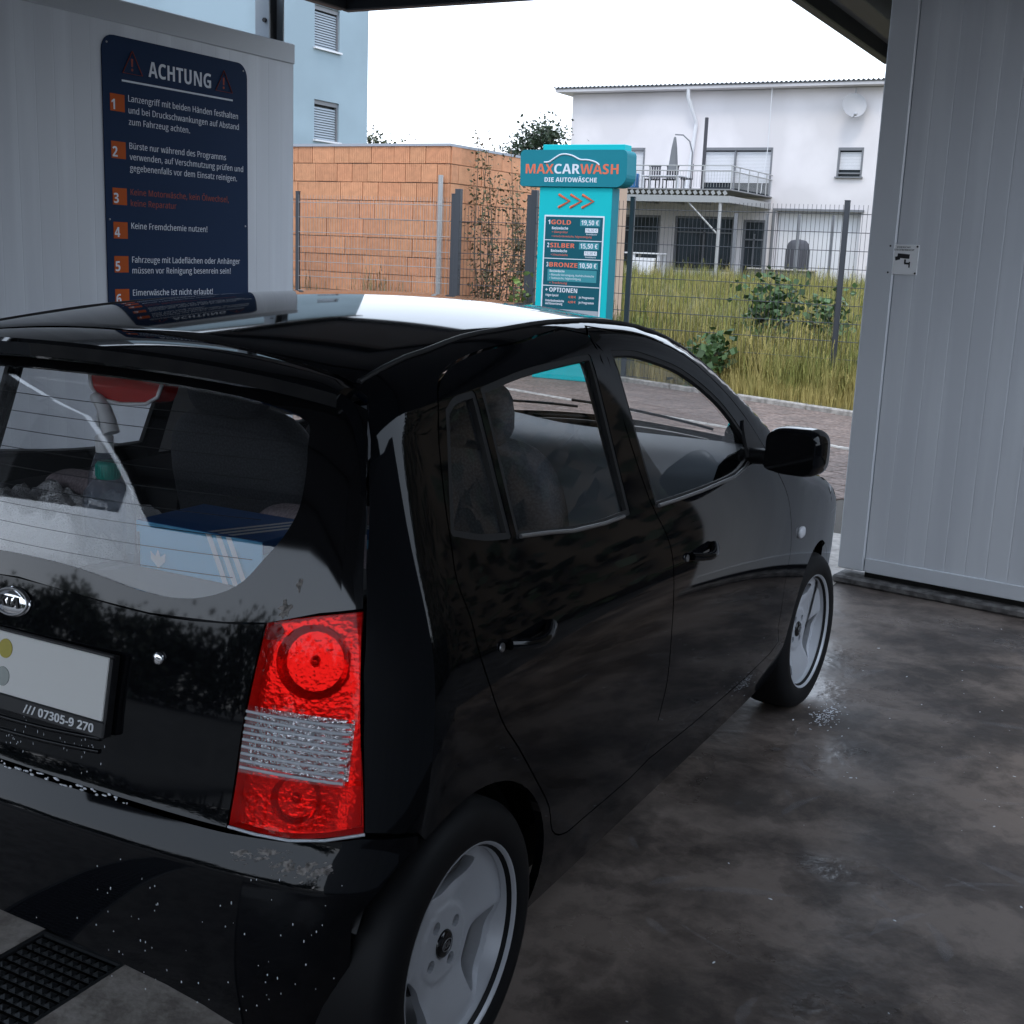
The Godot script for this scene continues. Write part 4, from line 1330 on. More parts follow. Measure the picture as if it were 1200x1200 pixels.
# ------------------------------------------------------------------ wash bay
func ribbed(m: MB, w: float, h: float, t: Transform3D, pitch := 0.1, groove := 0.0025, gw := 0.008) -> void:
	# a panel skin in local xy, facing +z, with upright shallow grooves
	var x := 0.0
	while x < w - 1e-4:
		var x1 := minf(x + pitch - gw, w)
		m.quad(t * V(x, 0, 0), t * V(x1, 0, 0), t * V(x1, h, 0), t * V(x, h, 0), t.basis.z)
		if x1 < w - gw:
			var xm := x1 + gw * 0.5
			var x2 := x1 + gw
			m.flat(t * V(x1, 0, 0), t * V(xm, 0, -groove), t * V(xm, h, -groove), t * V(x1, h, 0), t.basis.z)
			m.flat(t * V(xm, 0, -groove), t * V(x2, 0, 0), t * V(x2, h, 0), t * V(xm, h, -groove), t.basis.z)
		x += pitch
func build_bay() -> void:
	var m: MB
	# ground: one far sheet, the bay's concrete, the apron behind it
	m = MB.new(); m.quad(V(-600, -0.02, 600), V(600, -0.02, 600), V(600, -0.02, -600), V(-600, -0.02, -600), Vector3.UP)
	structure("ground", m, M.apron)
	m = MB.new()
	# concrete with the drain's slot left open
	m.patch(pv([[0.448, 2.8], [2.75, 2.8], [2.75, -5.3], [0.448, -5.3]]), [], 0.5, func(uv: Vector2) -> Array: return [V(uv.x, 0, uv.y), Vector3.UP])
	structure("bay_floor", m, M.floor)
	m = MB.new()
	m.patch(pv([[-2.7, 2.8], [0.442, 2.8], [0.442, -5.3], [-2.7, -5.3]]), [pv([[-0.295, 2.6], [-0.041, 2.6], [-0.041, 0.028], [-0.295, 0.028]])], 0.5, func(uv: Vector2) -> Array: return [V(uv.x, 0, uv.y), Vector3.UP])
	structure("bay_floor_dry", m, M.floor_dry)
	m = MB.new(); m.quad(V(2.75, -0.004, 2.8), V(60, -0.004, 2.8), V(60, -0.004, -60), V(2.75, -0.004, -60), Vector3.UP)
	structure("yard", m, M.yard)
	# drain
	var dr := thing("drain_grate", "dark steel drain grate in the floor under the car's bumper", "drain", V(-0.168, 0, 1.315))
	m = MB.new()
	m.box(V(0, -0.015, 0), V(0.252, 0.004, 2.565)); part("pit", m, M.pit, dr)
	m = MB.new()
	for sx: float in [-1.0, 1.0]: m.box(V(sx * 0.1205, -0.0045, 0), V(0.010, 0.007, 2.56))
	for sz: float in [-1.0, 1.0]: m.box(V(0, -0.0045, sz * 1.275), V(0.231, 0.007, 0.010))
	part("frame", m, M.grate, dr)
	var bar := MB.new()
	bar.box(V(0, -0.008, 0), V(0.226, 0.008, 0.004))
	for k in 9:
		var x := -0.1 + 0.025 * k
		var p := V(x, 0.002, 0)
		for q in 4:
			var c0 := V(x - 0.010 if q in [0, 3] else x + 0.010, -0.004, -0.009 if q in [0, 1] else 0.009)
			var q2 := (q + 1) % 4
			var c1 := V(x - 0.010 if q2 in [0, 3] else x + 0.010, -0.004, -0.009 if q2 in [0, 1] else 0.009)
			var nn := (c1 - c0).cross(p - c0).normalized()
			if nn.y < 0: nn = -nn
			bar.tri(c0, c1, p, nn, nn, nn)
	var bm := bar.mesh()
	for k in 97: part("grate_bar", bm, M.grate, dr, V(0, 0, -1.25 + 0.026 * k))
	# left partition: face at x = -2.55
	var lw := thing("partition_wall", "grey panel wall carrying the dark blue rules sign", "wall", V(-2.55, 0, -3.715))
	var bs := Basis(V(0, 0, -1), V(0, 1, 0), V(1, 0, 0))
	for k in 1:
		m = MB.new()
		ribbed(m, 5.6, 2.30, Transform3D(bs, V(0, 0.15, 5.6)), 0.1, 0.0006, 0.006)
		part("wall_panel", m, M.panel, lw)
	m = MB.new()
	m.box(V(-0.055, 1.30, 2.80), V(0.105, 2.30, 5.59))
	part("wall_core", m, M.panel, lw)
	m = MB.new()
	m.cbox(Transform3D(Basis(), V(-0.053, 2.499, 2.80)), V(0.125, 0.10, 5.61), 0.004)
	m.cbox(Transform3D(Basis(), V(-0.055, 1.30, -0.002)), V(0.108, 2.30, 0.012), 0.004)
	part("edge_trim", m, M.panel_trim, lw)
	m = MB.new(); m.cbox(Transform3D(Basis(), V(-0.055, 0.075, 2.80)), V(0.13, 0.15, 5.6), 0.006); part("plinth", m, M.plinth, lw)
	# steel post on the partition
	for k in 2:
		var po := thing("canopy_post", ["steel canopy post standing at the far end of the partition", "steel canopy post at the near end of the partition"][k], "post", V(-2.605, 0, [-3.592, 1.7][k]), 0.0, "canopy posts")
		m = MB.new()
		m.box(V(0, 1.395, 0.056), V(0.09, 2.79, 0.010)); part("flange", m, M.post_light, po)
		m = MB.new(); m.box(V(0, 1.395, -0.056), V(0.09, 2.79, 0.010)); part("flange", m, M.post_light, po)
		m = MB.new(); m.box(V(0.0, 1.395, 0), V(0.010, 2.79, 0.101)); part("web", m, M.canopy_dark, po)
		m = MB.new(); m.lathe([Vector2(0, 0.012), Vector2(0.012, 0.012), Vector2(0.012, 0)], Transform3D(Basis(Vector3.RIGHT, PI / 2), V(0.02, 2.64, 0.061)), 6, false); part("bolt", m, M.dark_metal, po)
	# canopy: the bay's roof and the neighbour's, which reaches further out
	var cp := thing("canopy_roof", "dark flat canopy roof over the wash bay", "roof", V(0, 2.8, 0))
	m = MB.new(); m.box(V(-0.17, 0.09, 0.25), V(4.7, 0.02, 8.80)); part("soffit", m, M.canopy_under, cp)
	m = MB.new(); m.box(V(-0.17, 0.16, 0.25), V(4.72, 0.12, 8.82)); part("deck", m, M.canopy_dark, cp)
	m = MB.new(); m.cbox(Transform3D(Basis(), V(-1.355, 0.10, -4.17)), V(2.39, 0.22, 0.06), 0.006); part("fascia", m, M.canopy_dark, cp)
	m = MB.new(); m.cbox(Transform3D(Basis(), V(-2.545, 0.10, 0.26)), V(0.06, 0.22, 8.80), 0.006); part("fascia", m, M.canopy_dark, cp)
	m = MB.new(); m.cbox(Transform3D(Basis(), V(-0.17, 0.10, 4.67)), V(4.8, 0.22, 0.06), 0.006); part("fascia", m, M.canopy_dark, cp)
	for k in 5:
		m = MB.new(); m.cbox(Transform3D(Basis(), V(-0.17, 0.04, -2.9 + 1.7 * k)), V(4.6, 0.08, 0.10), 0.004); part("purlin", m, M.canopy_dark, cp)
	var np := thing("neighbour_canopy", "dark canopy edge at the top right beside the camera-sign wall", "roof", V(0, 2.8, 0))
	m = MB.new(); m.box(V(0.95, 0.10, -5.46), V(2.10, 0.02, 2.52)); part("soffit", m, M.canopy_under, np)
	m = MB.new(); m.box(V(0.95, 0.17, -5.46), V(2.12, 0.11, 2.54)); part("deck", m, M.canopy_dark, np)
	m = MB.new(); m.cbox(Transform3D(Basis(), V(-0.13, 0.10, -5.48)), V(0.06, 0.20, 2.56), 0.006); part("fascia", m, M.canopy_dark, np)
	m = MB.new(); m.cbox(Transform3D(Basis(), V(0.95, 0.10, -6.73)), V(2.14, 0.20, 0.06), 0.006); part("fascia", m, M.canopy_dark, np)
	m = MB.new(); m.cbox(Transform3D(Basis(), V(0.20, 0.02, -5.5)), V(0.12, 0.16, 2.4), 0.004); part("beam", m, M.canopy_dark, np)
	var lc := thing("left_canopy", "dark canopy of the next bay beyond the left partition", "roof", V(0, 2.8, 0))
	m = MB.new(); m.box(V(-6.05, 0.09, 0.8), V(5.9, 0.02, 7.2)); part("soffit", m, M.canopy_under, lc)
	m = MB.new(); m.box(V(-6.05, 0.16, 0.8), V(5.92, 0.12, 7.22)); part("deck", m, M.canopy_dark, lc)
	m = MB.new(); m.cbox(Transform3D(Basis(), V(-3.07, 0.10, 0.8)), V(0.06, 0.22, 7.2), 0.006); part("fascia", m, M.canopy_dark, lc)
	m = MB.new(); m.cbox(Transform3D(Basis(), V(-6.05, 0.10, 4.43)), V(5.98, 0.22, 0.06), 0.006); part("fascia", m, M.canopy_dark, lc)
	var rc := thing("added_right_canopy", "added unseen dark canopy beyond the right partition, darkening the pillar reflections", "roof", V(0, 2.8, 0))  # added out of view so the rear pillar mirrors dark instead of sky
	m = MB.new(); m.box(V(4.66, 0.09, 2.5), V(4.9, 0.02, 4.3)); part("soffit", m, M.canopy_under, rc)
	m = MB.new(); m.box(V(4.66, 0.16, 2.5), V(4.92, 0.12, 4.32)); part("deck", m, M.canopy_dark, rc)
	m = MB.new(); m.cbox(Transform3D(Basis(), V(4.66, 0.10, 0.32)), V(4.9, 0.22, 0.06), 0.006); part("fascia", m, M.canopy_dark, rc)
	# right wall, turned a little
	var ta := -deg_to_rad(8.2)
	var rw := thing("end_wall", "grey ribbed panel wall at the right of the bay, lightened to look lit", "wall", V(0.4525, 0, -4.21), ta)
	for k in 1:
		m = MB.new(); ribbed(m, 1.40, 2.72, Transform3D(Basis(), V(0.115 + 1.05 * k, 0.07, 0)), 0.095, 0.0013, 0.008); part("wall_panel", m, M.lit_end_panel, rw)
	m = MB.new(); m.box(V(0.755, 1.43, -0.056), V(1.5, 2.72, 0.10)); part("wall_core", m, M.panel, rw)
	m = MB.new(); m.cbox(Transform3D(Basis(), V(0.045, 1.435, -0.055)), V(0.13, 2.73, 0.13), 0.006); part("corner_trim", m, M.lit_end_trim, rw)
	m = MB.new(); m.cbox(Transform3D(Basis(), V(0.81, 0.105, 0.004)), V(1.39, 0.07, 0.012), 0.003); part("base_trim", m, M.lit_end_trim, rw)
	m = MB.new(); m.box(V(0.81, 0.055, -0.06), V(1.4, 0.03, 0.08)); part("base_rail", m, M.pit, rw)
	m = MB.new(); m.cbox(Transform3D(Basis(), V(0.77, 0.02, -0.035)), V(1.6, 0.04, 0.16), 0.01); part("plinth", m, M.plinth, rw)
	# the bay's right partition, like the left one
	var sw := thing("right_partition", "grey panel partition closing the bay on the right", "wall", V(2.45, 0, -0.5))
	for k in 3:
		m = MB.new(); ribbed(m, 1.199, 2.30, Transform3D(Basis(V(0, 0, 1), V(0, 1, 0), V(-1, 0, 0)), V(0, 0.15, 1.2 * k)), 0.1, 0.0006, 0.006); part("wall_panel", m, M.panel, sw)
	m = MB.new(); m.box(V(0.056, 1.30, 1.8), V(0.10, 2.30, 3.59)); part("wall_core", m, M.panel, sw)
	m = MB.new(); m.cbox(Transform3D(Basis(), V(0.053, 2.499, 1.8)), V(0.125, 0.10, 3.6), 0.004); part("edge_trim", m, M.panel_trim, sw)
	m = MB.new(); m.cbox(Transform3D(Basis(), V(0.055, 0.075, 1.8)), V(0.13, 0.15, 3.6), 0.006); part("plinth", m, M.plinth, sw)
	# soap suds left on the floor
	var rng := RandomNumberGenerator.new(); rng.seed = 3
	m = MB.new()
	for k in 240:
		var p := Vector2(rng.randf_range(0.85, 2.3), rng.randf_range(-3.9, 0.6))
		if k < 150: p = Vector2(0.865, -2.33) + Vector2(rng.randfn(0.0, 0.022), rng.randfn(0.0, 0.055))
		elif k < 180: p = Vector2(1.35 + rng.randfn(0, 0.35), -2.6 + rng.randfn(0, 0.5))
		var s := rng.randf_range(0.0008, 0.0034)
		m.ellipsoid(V(p.x, 0.0005, p.y), V(s * rng.randf_range(1.0, 2.8), s * 0.35, s), 6, 4, Basis(Vector3.UP, rng.randf_range(0, TAU)))
	var su := part("soap_suds", m, M.suds, self)
	tag(su, "white soap flecks scattered on the wet floor beside the car", "suds"); su.set_meta("kind", "stuff")
	# dried foam streaks swept round by the brush
	m = MB.new()
	for k in 80:
		var cx := rng.randf_range(1.0, 1.9); var cz := rng.randf_range(-2.9, -0.2)
		var rr := rng.randf_range(0.25, 0.85)
		var a0 := rng.randf_range(0, TAU); var da := rng.randf_range(0.08, 0.55)
		var wd := rng.randf_range(0.006, 0.028)
		var pts := []
		for s in 9:
			var a := a0 + da * s / 8.0
			var ww := wd * sin(PI * (s + 0.3) / 8.6) * rng.randf_range(0.4, 1.0)
			var dir := V(cos(a), 0, sin(a) * 0.7)
			pts.append([V(cx, 0.0008 + 0.00001 * k, cz) + dir * (rr - ww), V(cx, 0.0008 + 0.00001 * k, cz) + dir * (rr + ww)])
		for s in 8: m.quad(pts[s][0], pts[s][1], pts[s + 1][1], pts[s + 1][0], Vector3.UP)
	var ff := part("foam_streaks", m, M.foam, self)
	tag(ff, "faint curved streaks of dried foam on the bay floor", "foam"); ff.set_meta("kind", "stuff")

func build_signs() -> void:
	var m: MB
	var bs := Basis(V(0, 0, -1), V(0, 1, 0), V(1, 0, 0))
	# rules sign; local x runs along the wall, origin at its lower left corner
	var s := thing("rules_sign", "dark blue rules sign headed ACHTUNG on the left wall", "sign", V(-2.549, 0, -2.375))
	s.transform = Transform3D(bs, V(-2.549, 0, -2.375))
	var outl := PackedVector2Array()
	for c in [[0.895, 2.325, 0.0], [0.07, 2.325, PI / 2], [0.07, 0.93, PI], [0.895, 0.93, PI * 1.5]]:
		for k in 7: outl.append(Vector2(c[0], c[1]) + Vector2.from_angle(c[2] + PI / 2 * k / 6.0) * 0.07)
	m = MB.new()
	m.patch(outl, [], 0.6, func(uv: Vector2) -> Array: return [V(uv.x, uv.y, 0.004), V(0, 0, 1)], 0.005)
	part("board", m, M.navy, s)
	var I := Basis()
	letters("ACHTUNG", s, V(0.280, 2.246, 0.004), I, 0.418, 0.066, M.sign_white, "lettering", false, true, 0.001)
	m = MB.new(); m.box(V(0.484, 2.209, 0.0045), V(0.74, 0.008, 0.001)); part("underline", m, M.sign_white, s)
	for x: float in [0.18, 0.79]:
		m = MB.new()
		var tp := [V(x, 2.342, 0.005), V(x - 0.06, 2.243, 0.005), V(x + 0.06, 2.243, 0.005)]
		for k in 3: m.tube([tp[k], tp[(k + 1) % 3]], 0.0042, 4, -1.0, 0.2)
		part("warning_triangle", m, M.orange_dull, s)
		letters("!", s, V(x - 0.007, 2.257, 0.004), I, 0.0, 0.052, M.orange_dull, "lettering", false, true, 0.001)
	var rows := [["1", 2.146, [["Lanzengriff mit beiden Händen festhalten", 2.123, 0.742], ["und bei Druckschwankungen auf Abstand", 2.072, 0.748], ["zum Fahrzeug achten.", 2.022, 0.395]]],
		["2", 1.942, [["Bürste nur während des Programms", 1.917, 0.65], ["verwenden, auf Verschmutzung prüfen und", 1.869, 0.779], ["gegebenenfalls vor dem Einsatz reinigen.", 1.820, 0.731]]],
		["3", 1.739, [["Keine Motorwäsche, kein Ölwechsel,", 1.713, 0.668], ["keine Reparatur", 1.664, 0.295]]],
		["4", 1.589, [["Keine Fremdchemie nutzen!", 1.562, 0.508]]],
		["5", 1.437, [["Fahrzeuge mit Ladeflächen oder Anhänger", 1.409, 0.75], ["müssen vor Reinigung besenrein sein!", 1.360, 0.678]]],
		["6", 1.288, [["Eimerwäsche ist nicht erlaubt!", 1.258, 0.543]]]]
	for r in rows:
		m = MB.new()
		m.cbox(Transform3D(I, V(0.084, r[1] - 0.036, 0.0045)), V(0.086, 0.074, 0.001), 0.0)
		var nb := part("number_tile", m, M.orange, s)
		letters(r[0], nb, V(0.047, r[1] - 0.066, 0.0052), I, 0.0, 0.044, M.sign_white, "lettering", false, true, 0.0008)
		for l in r[2]: letters(l[0], s, V(0.151, l[1], 0.004), I, l[2], 0.0275, M.orange_dull if r[0] == "3" else M.sign_white, "lettering", false, false, 0.001)
	for p in [[0.02, 1.60], [0.945, 1.60], [0.03, 2.36], [0.935, 2.36]]:
		m = MB.new(); m.lathe([Vector2(0, 0.003), Vector2(0.004, 0.002), Vector2(0.005, 0)], Transform3D(Basis(Vector3.RIGHT, PI / 2), V(p[0], p[1], 0.004)), 8); part("rivet", m, M.steel, s)
	# camera notice on the right wall
	var ta := -deg_to_rad(8.2)
	var cs := thing("camera_notice", "small white notice with a surveillance camera picture on the right wall", "sign")
	cs.transform = Transform3D(Basis(Vector3.UP, ta), V(0.600, 1.561, -4.188) + Basis(Vector3.UP, ta) * V(0, 0, 0.0))
	m = MB.new(); m.cbox(Transform3D(I, V(0, 0, 0.006)), V(0.142, 0.135, 0.004), 0.001); part("plate", m, M.notice_white, cs)
	for sx: float in [-1.0, 1.0]:
		for sy: float in [-1.0, 1.0]:
			m = MB.new(); m.lathe([Vector2(0, 0.004), Vector2(0.004, 0.003), Vector2(0.005, 0)], Transform3D(Basis(Vector3.RIGHT, PI / 2), V(sx * 0.063, sy * 0.06, 0.008)), 10); part("screw", m, M.dark_metal, cs)
	letters("VORSICHT", cs, V(-0.032, 0.052, 0.008), I, 0.064, 0.007, M.print_black, "lettering", false, true, 0.0006)
	letters("VIDEOÜBERWACHT", cs, V(-0.050, 0.040, 0.008), I, 0.10, 0.008, M.print_black, "lettering", false, true, 0.0006)
	m = MB.new()
	var rb := Basis(Vector3.BACK, -0.06)
	m.cbox(Transform3D(rb, V(0.003, 0.016, 0.0085)), V(0.056, 0.020, 0.001), 0.0)
	m.cbox(Transform3D(Basis(Vector3.BACK, 0.25), V(-0.024, 0.006, 0.0085)), V(0.022, 0.017, 0.001), 0.0)
	m.box(V(0.012, -0.008, 0.0085), V(0.008, 0.018, 0.001)); m.box(V(0.020, -0.017, 0.0085), V(0.022, 0.008, 0.001)); m.box(V(0.033, -0.022, 0.0085), V(0.006, 0.026, 0.001))
	part("camera_picture", m, M.print_black, cs)
	build_pylon()

func build_pylon() -> void:
	var m: MB
	var I := Basis()
	var s := thing("price_pylon", "turquoise car wash price pylon standing at the fence", "sign", V(-4.80, 0, -11.85))
	var X := func(x: float) -> float: return x + 4.80
	m = MB.new(); m.cbox(Transform3D(I, V(X.call(-4.772), 1.14, -0.11)), V(0.95, 2.28, 0.22), 0.006); part("column", m, M.teal, s)
	m = MB.new(); m.box(V(X.call(-4.772) + 0.4755, 1.14, -0.11), V(0.003, 2.26, 0.20)); part("side_cladding", m, M.teal_mid, s)
	m = MB.new(); m.cbox(Transform3D(I, V(X.call(-4.71), 2.735, -0.13)), V(1.06, 0.07, 0.20), 0.006); part("cap", m, M.teal, s)
	# header with rounded lower right corner
	var ho := PackedVector2Array()
	for c in [[0.625, 2.645, 0.0, 0.06], [-0.645, 2.645, PI / 2, 0.06], [-0.665, 2.315, PI, 0.03], [0.55, 2.425, PI * 1.5, 0.14]]:
		for k in 7: ho.append(Vector2(c[0], c[1]) + Vector2.from_angle(c[2] + PI / 2 * k / 6.0) * c[3])
	m = MB.new()
	m.patch(ho, [], 0.8, func(uv: Vector2) -> Array: return [V(uv.x, uv.y, 0.035), V(0, 0, 1)])
	m.patch(ho, [], 0.8, func(uv: Vector2) -> Array: return [V(uv.x, uv.y, -0.24), V(0, 0, -1)])
	m.rim(ho, 0.5, func(uv: Vector2) -> Array: return [V(uv.x, uv.y, 0.035), V(0, 0, 1)], 0.275)
	var hd := part("header", m, M.teal_mid, s)
	var z := 0.0355
	letters("MAX", hd, V(X.call(-5.427), 2.432, z), I, 0.375, 0.11, M.coral, "lettering", false, true, 0.003)
	letters("CAR", hd, V(X.call(-5.045), 2.432, z), I, 0.335, 0.11, M.sign_white, "lettering", false, true, 0.003)
	letters("WASH", hd, V(X.call(-4.705), 2.432, z), I, 0.49, 0.11, M.coral, "lettering", false, true, 0.003)
	letters("DIE AUTOWÄSCHE", hd, V(X.call(-5.168), 2.337, z), I, 0.685, 0.052, M.sign_white, "lettering", false, true, 0.003)
	m = MB.new()
	var line := []
	var key := [[-5.182, 2.562], [-5.12, 2.566], [-5.06, 2.60], [-4.98, 2.645], [-4.907, 2.655], [-4.82, 2.64], [-4.75, 2.61], [-4.70, 2.592], [-4.62, 2.59], [-4.54, 2.575], [-4.49, 2.555], [-4.455, 2.525]]
	for k in key.size() - 1:
		for q in 4:
			var p0: Array = key[maxi(k - 1, 0)]; var p1: Array = key[k]; var p2: Array = key[k + 1]; var p3: Array = key[mini(k + 2, key.size() - 1)]
			var v := Vector2(p1[0], p1[1]).cubic_interpolate(Vector2(p2[0], p2[1]), Vector2(p0[0], p0[1]), Vector2(p3[0], p3[1]), q / 4.0)
			line.append(V(v.x + 4.80, v.y, z + 0.002))
	m.tube(line, 0.010, 6, -1.0, 1.0)
	part("car_outline", m, M.sign_white, hd)
	z = 0.0
	for k in 3:
		m = MB.new()
		var x: float = X.call(-4.985) + 0.155 * k
		m.tube([V(x, 2.195, 0.003), V(x + 0.145, 2.122, 0.003), V(x, 2.045, 0.003)], 0.016, 4, -1.0, 1.0)
		part("arrow", m, M.coral, s)
	# price panel
	m = MB.new(); m.cbox(Transform3D(I, V(X.call(-4.768), 1.36, 0.003)), V(0.79, 1.19, 0.006), 0.002); part("panel_edge", m, M.sign_white, s)
	m = MB.new(); m.cbox(Transform3D(I, V(X.call(-4.768), 1.36, 0.005)), V(0.755, 1.155, 0.006), 0.002)
	var pn := part("price_panel", m, M.panel_teal, s)
	z = 0.0085
	for y: float in [1.664, 1.448, 1.126]:
		m = MB.new(); m.box(V(X.call(-4.768), y, z), V(0.75, 0.009, 0.001)); part("divider", m, M.sign_white, pn)
	var px := func(x: float, y: float) -> Vector3: return V(x + 4.80, y, z)
	for r in [["1", "GOLD", 1.848, 0.262, "19,50 €"], ["2", "SILBER", 1.578, 0.325, "15,50 €"], ["3", "BRONZE", 1.350, 0.375, "10,50 €"]]:
		letters(r[0], pn, px.call(-5.108, r[2]), I, 0.026, 0.052, M.sign_white, "lettering", false, true, 0.001)
		letters(r[1], pn, px.call(-5.068, r[2]), I, r[3], 0.052, M.coral, "lettering", false, true, 0.001)
		m = MB.new(); m.box(V(X.call(-4.555), r[2] + 0.027, z - 0.001), V(0.26, 0.078, 0.002)); part("price_field", m, M.price, pn)
		letters(r[4], pn, px.call(-4.668, r[2]), I, 0.225, 0.055, M.sign_white, "lettering", false, true, 0.002)
	letters("Basiswäsche", pn, px.call(-5.055, 1.790), I, 0.215, 0.030, M.sign_white, "lettering", false, true, 0.001)
	letters("+ Glanzpolitur", pn, px.call(-5.055, 1.748), I, 0.215, 0.024, M.coral, "lettering", false, false, 0.001)
	letters("+ Unterbodenwäsche, Felgenreinigung", pn, px.call(-5.055, 1.70), I, 0.53, 0.022, M.coral, "lettering", false, false, 0.001)
	letters("Basiswäsche", pn, px.call(-5.055, 1.525), I, 0.215, 0.030, M.sign_white, "lettering", false, true, 0.001)
	letters("+ Schaumwäsche", pn, px.call(-5.055, 1.482), I, 0.225, 0.024, M.coral, "lettering", false, false, 0.001)
	for r in [[1.775, "16,50 €"], [1.51, "12,50 €"]]:
		m = MB.new(); m.box(V(X.call(-4.53), r[0] + 0.012, z), V(0.165, 0.05, 0.001)); part("price_field", m, M.sign_white, pn)
		letters(r[1], pn, px.call(-4.60, r[0]) + V(0, 0, 0.0005), I, 0.14, 0.03, M.panel_teal, "lettering", false, false, 0.001)
		letters("Vorteilskarte", pn, px.call(-4.60, r[0] - 0.042), I, 0.14, 0.02, M.sign_white, "lettering", false, false, 0.001)
	m = MB.new(); m.cbox(Transform3D(I, V(X.call(-4.762), 1.252, z)), V(0.65, 0.14, 0.002), 0.0); part("text_field", m, M.price, pn)
	letters("Basiswäsche", pn, px.call(-5.06, 1.288) + V(0, 0, 0.001), I, 0.20, 0.026, M.sign_white, "lettering", false, true, 0.001)
	letters("+ Manuelle Vorreinigung, Hochdruckwäsche", pn, px.call(-5.06, 1.245) + V(0, 0, 0.001), I, 0.59, 0.024, M.sign_white, "lettering", false, false, 0.001)
	letters("+ Textilwäsche, Felgenreinigung", pn, px.call(-5.06, 1.205) + V(0, 0, 0.001), I, 0.42, 0.024, M.sign_white, "lettering", false, false, 0.001)
	letters("+ Trocknung", pn, px.call(-5.06, 1.15), I, 0.24, 0.024, M.coral, "lettering", false, false, 0.001)
	letters("+", pn, px.call(-5.107, 1.052), I, 0.03, 0.05, M.sign_white, "lettering", false, true, 0.001)
	letters("OPTIONEN", pn, px.call(-5.055, 1.052), I, 0.375, 0.052, M.sign_white, "lettering", false, true, 0.001)
	for r in [[1.0, "Felgen Spezial", 0.17], [0.935, "Unterbodenwäsche", 0.25], [0.90, "und Konservierung", 0.23]]: letters(r[1], pn, px.call(-5.10, r[0]), I, r[2], 0.026, M.sign_white, "lettering", false, true, 0.001)
	for y: float in [0.99, 0.93]:
		letters("4,50 €", pn, px.call(-4.795, y), I, 0.10, 0.026, M.coral, "lettering", false, true, 0.001)
		letters("je Programm", pn, px.call(-4.655, y), I, 0.20, 0.026, M.sign_white, "lettering", false, true, 0.001)
	m = MB.new(); m.box(V(X.call(-4.768), 0.82, z), V(0.75, 0.06, 0.001)); part("footer", m, M.blind, pn)

# ------------------------------------------------------------------ outside
func land(x: float, z: float) -> float: return 0.62 * smoothstep(0.0, 1.0, (-z - 13.0) / 36.0)
func build_outside() -> void:
	var m: MB
	var rng := RandomNumberGenerator.new()
	rng.seed = 77
	# kerb line: from (-1.19,-11.05) along direction kd
	var k0 := Vector2(-1.19, -11.02)
	var kd := Vector2(-1.0, -0.42).normalized()
	var kn := Vector2(-kd.y, kd.x)  # towards the bay (+z)
	if kn.y < 0: kn = -kn
	# pavement with its stones
	m = MB.new(); m.quad(V(-14, -0.012, -5.3), V(8, -0.012, -5.3), V(8, -0.012, -16), V(-14, -0.012, -16), Vector3.UP)
	var pave := structure("pavement", m, M.joint)
	var st := MB.new(); st.cbox(Transform3D(Basis(), V(0, -0.02, 0)), V(0.196, 0.04, 0.196), 0.005)
	var stone := st.mesh()
	var cells := []
	for i in 64:
		for j in 38:
			var p := k0 + kd * ((i - 14) * 0.2 + (0.1 if j % 2 else 0.0)) + kn * (0.1 + j * 0.2)
			if p.y > -5.42 or p.x < -10.0 or p.x > 4.5: continue
			var near := absf(p.x - lerpf(-0.9, -1.9, (-p.y - 7.0) / 4.5))
			cells.append([near + (0.0 if p.y < -7.0 else 2.0), p])
	cells.sort_custom(func(a, b): return a[0] < b[0])
	var turn := Basis(Vector3.UP, -kd.angle())
	var restm := [MB.new(), MB.new(), MB.new(), MB.new()]
	for i in cells.size():
		var p: Vector2 = cells[i][1]
		var y := rng.randf_range(-0.004, 0.0)
		var ty := rng.randi() % 4
		if i < 290:
			var o := part("paving_stone", stone, M["paver%d" % ty], pave)
			o.transform = Transform3D(turn, V(p.x, y, p.y))
		else:
			(restm[ty] as MB).cbox(Transform3D(turn, V(p.x, y - 0.02, p.y)), V(0.196, 0.04, 0.196), 0.005)
	for i in 4:
		var o := part("paving_stones_beyond", restm[i], M["paver%d" % i], pave); o.set_meta("kind", "stuff")
	# a pale channel row across the paving
	for k in 12:
		m = MB.new(); m.cbox(Transform3D(Basis(), V(0, 0.0, 0)), V(0.49, 0.03, 0.09), 0.008)
		var o := part("channel_stone", m, M.kerb, pave)
		var q := k0 + kn * 1.93 + kd * (-1.6 + 0.5 * k)
		o.transform = Transform3D(turn, V(q.x, -0.006, q.y))
	# kerb stones
	var ks := thing("kerb", "pale kerb stones between paving and meadow", "kerb")
	for k in 16:
		m = MB.new(); m.cbox(Transform3D(Basis(), Vector3.ZERO), V(0.99, 0.20, 0.08), 0.012)
		var o := part("kerb_stone", m, M.kerb, ks)
		var q := k0 + kd * (-4.0 + k) - kn * 0.045
		o.transform = Transform3D(Basis(Vector3.UP, -kd.angle()), V(q.x, -0.05, q.y))
	# meadow terrain
	m = MB.new()
	m.grid(30, 40, func(u: float, w: float) -> Vector3:
		var a := lerpf(-60, 25, u)
		var q := k0 + kd * (-a) * 1.0
		var zf: float = -11.02 + 0.42 * (a + 1.19) - 0.06 if a < 4.0 else -8.9
		if a < -6.0: zf = minf(zf, -13.0) if zf > -13.0 else -13.05
		zf = clampf(zf, -13.1, -8.9)
		var z := lerpf(zf, -75.0, w * w)
		return V(a, land(a, z) + 0.012, z))
	structure("meadow", m, M.soil)
	build_fence(rng)
	build_bricks(rng)
	build_blue_house()
	build_white_house(rng)
	build_plants(rng)

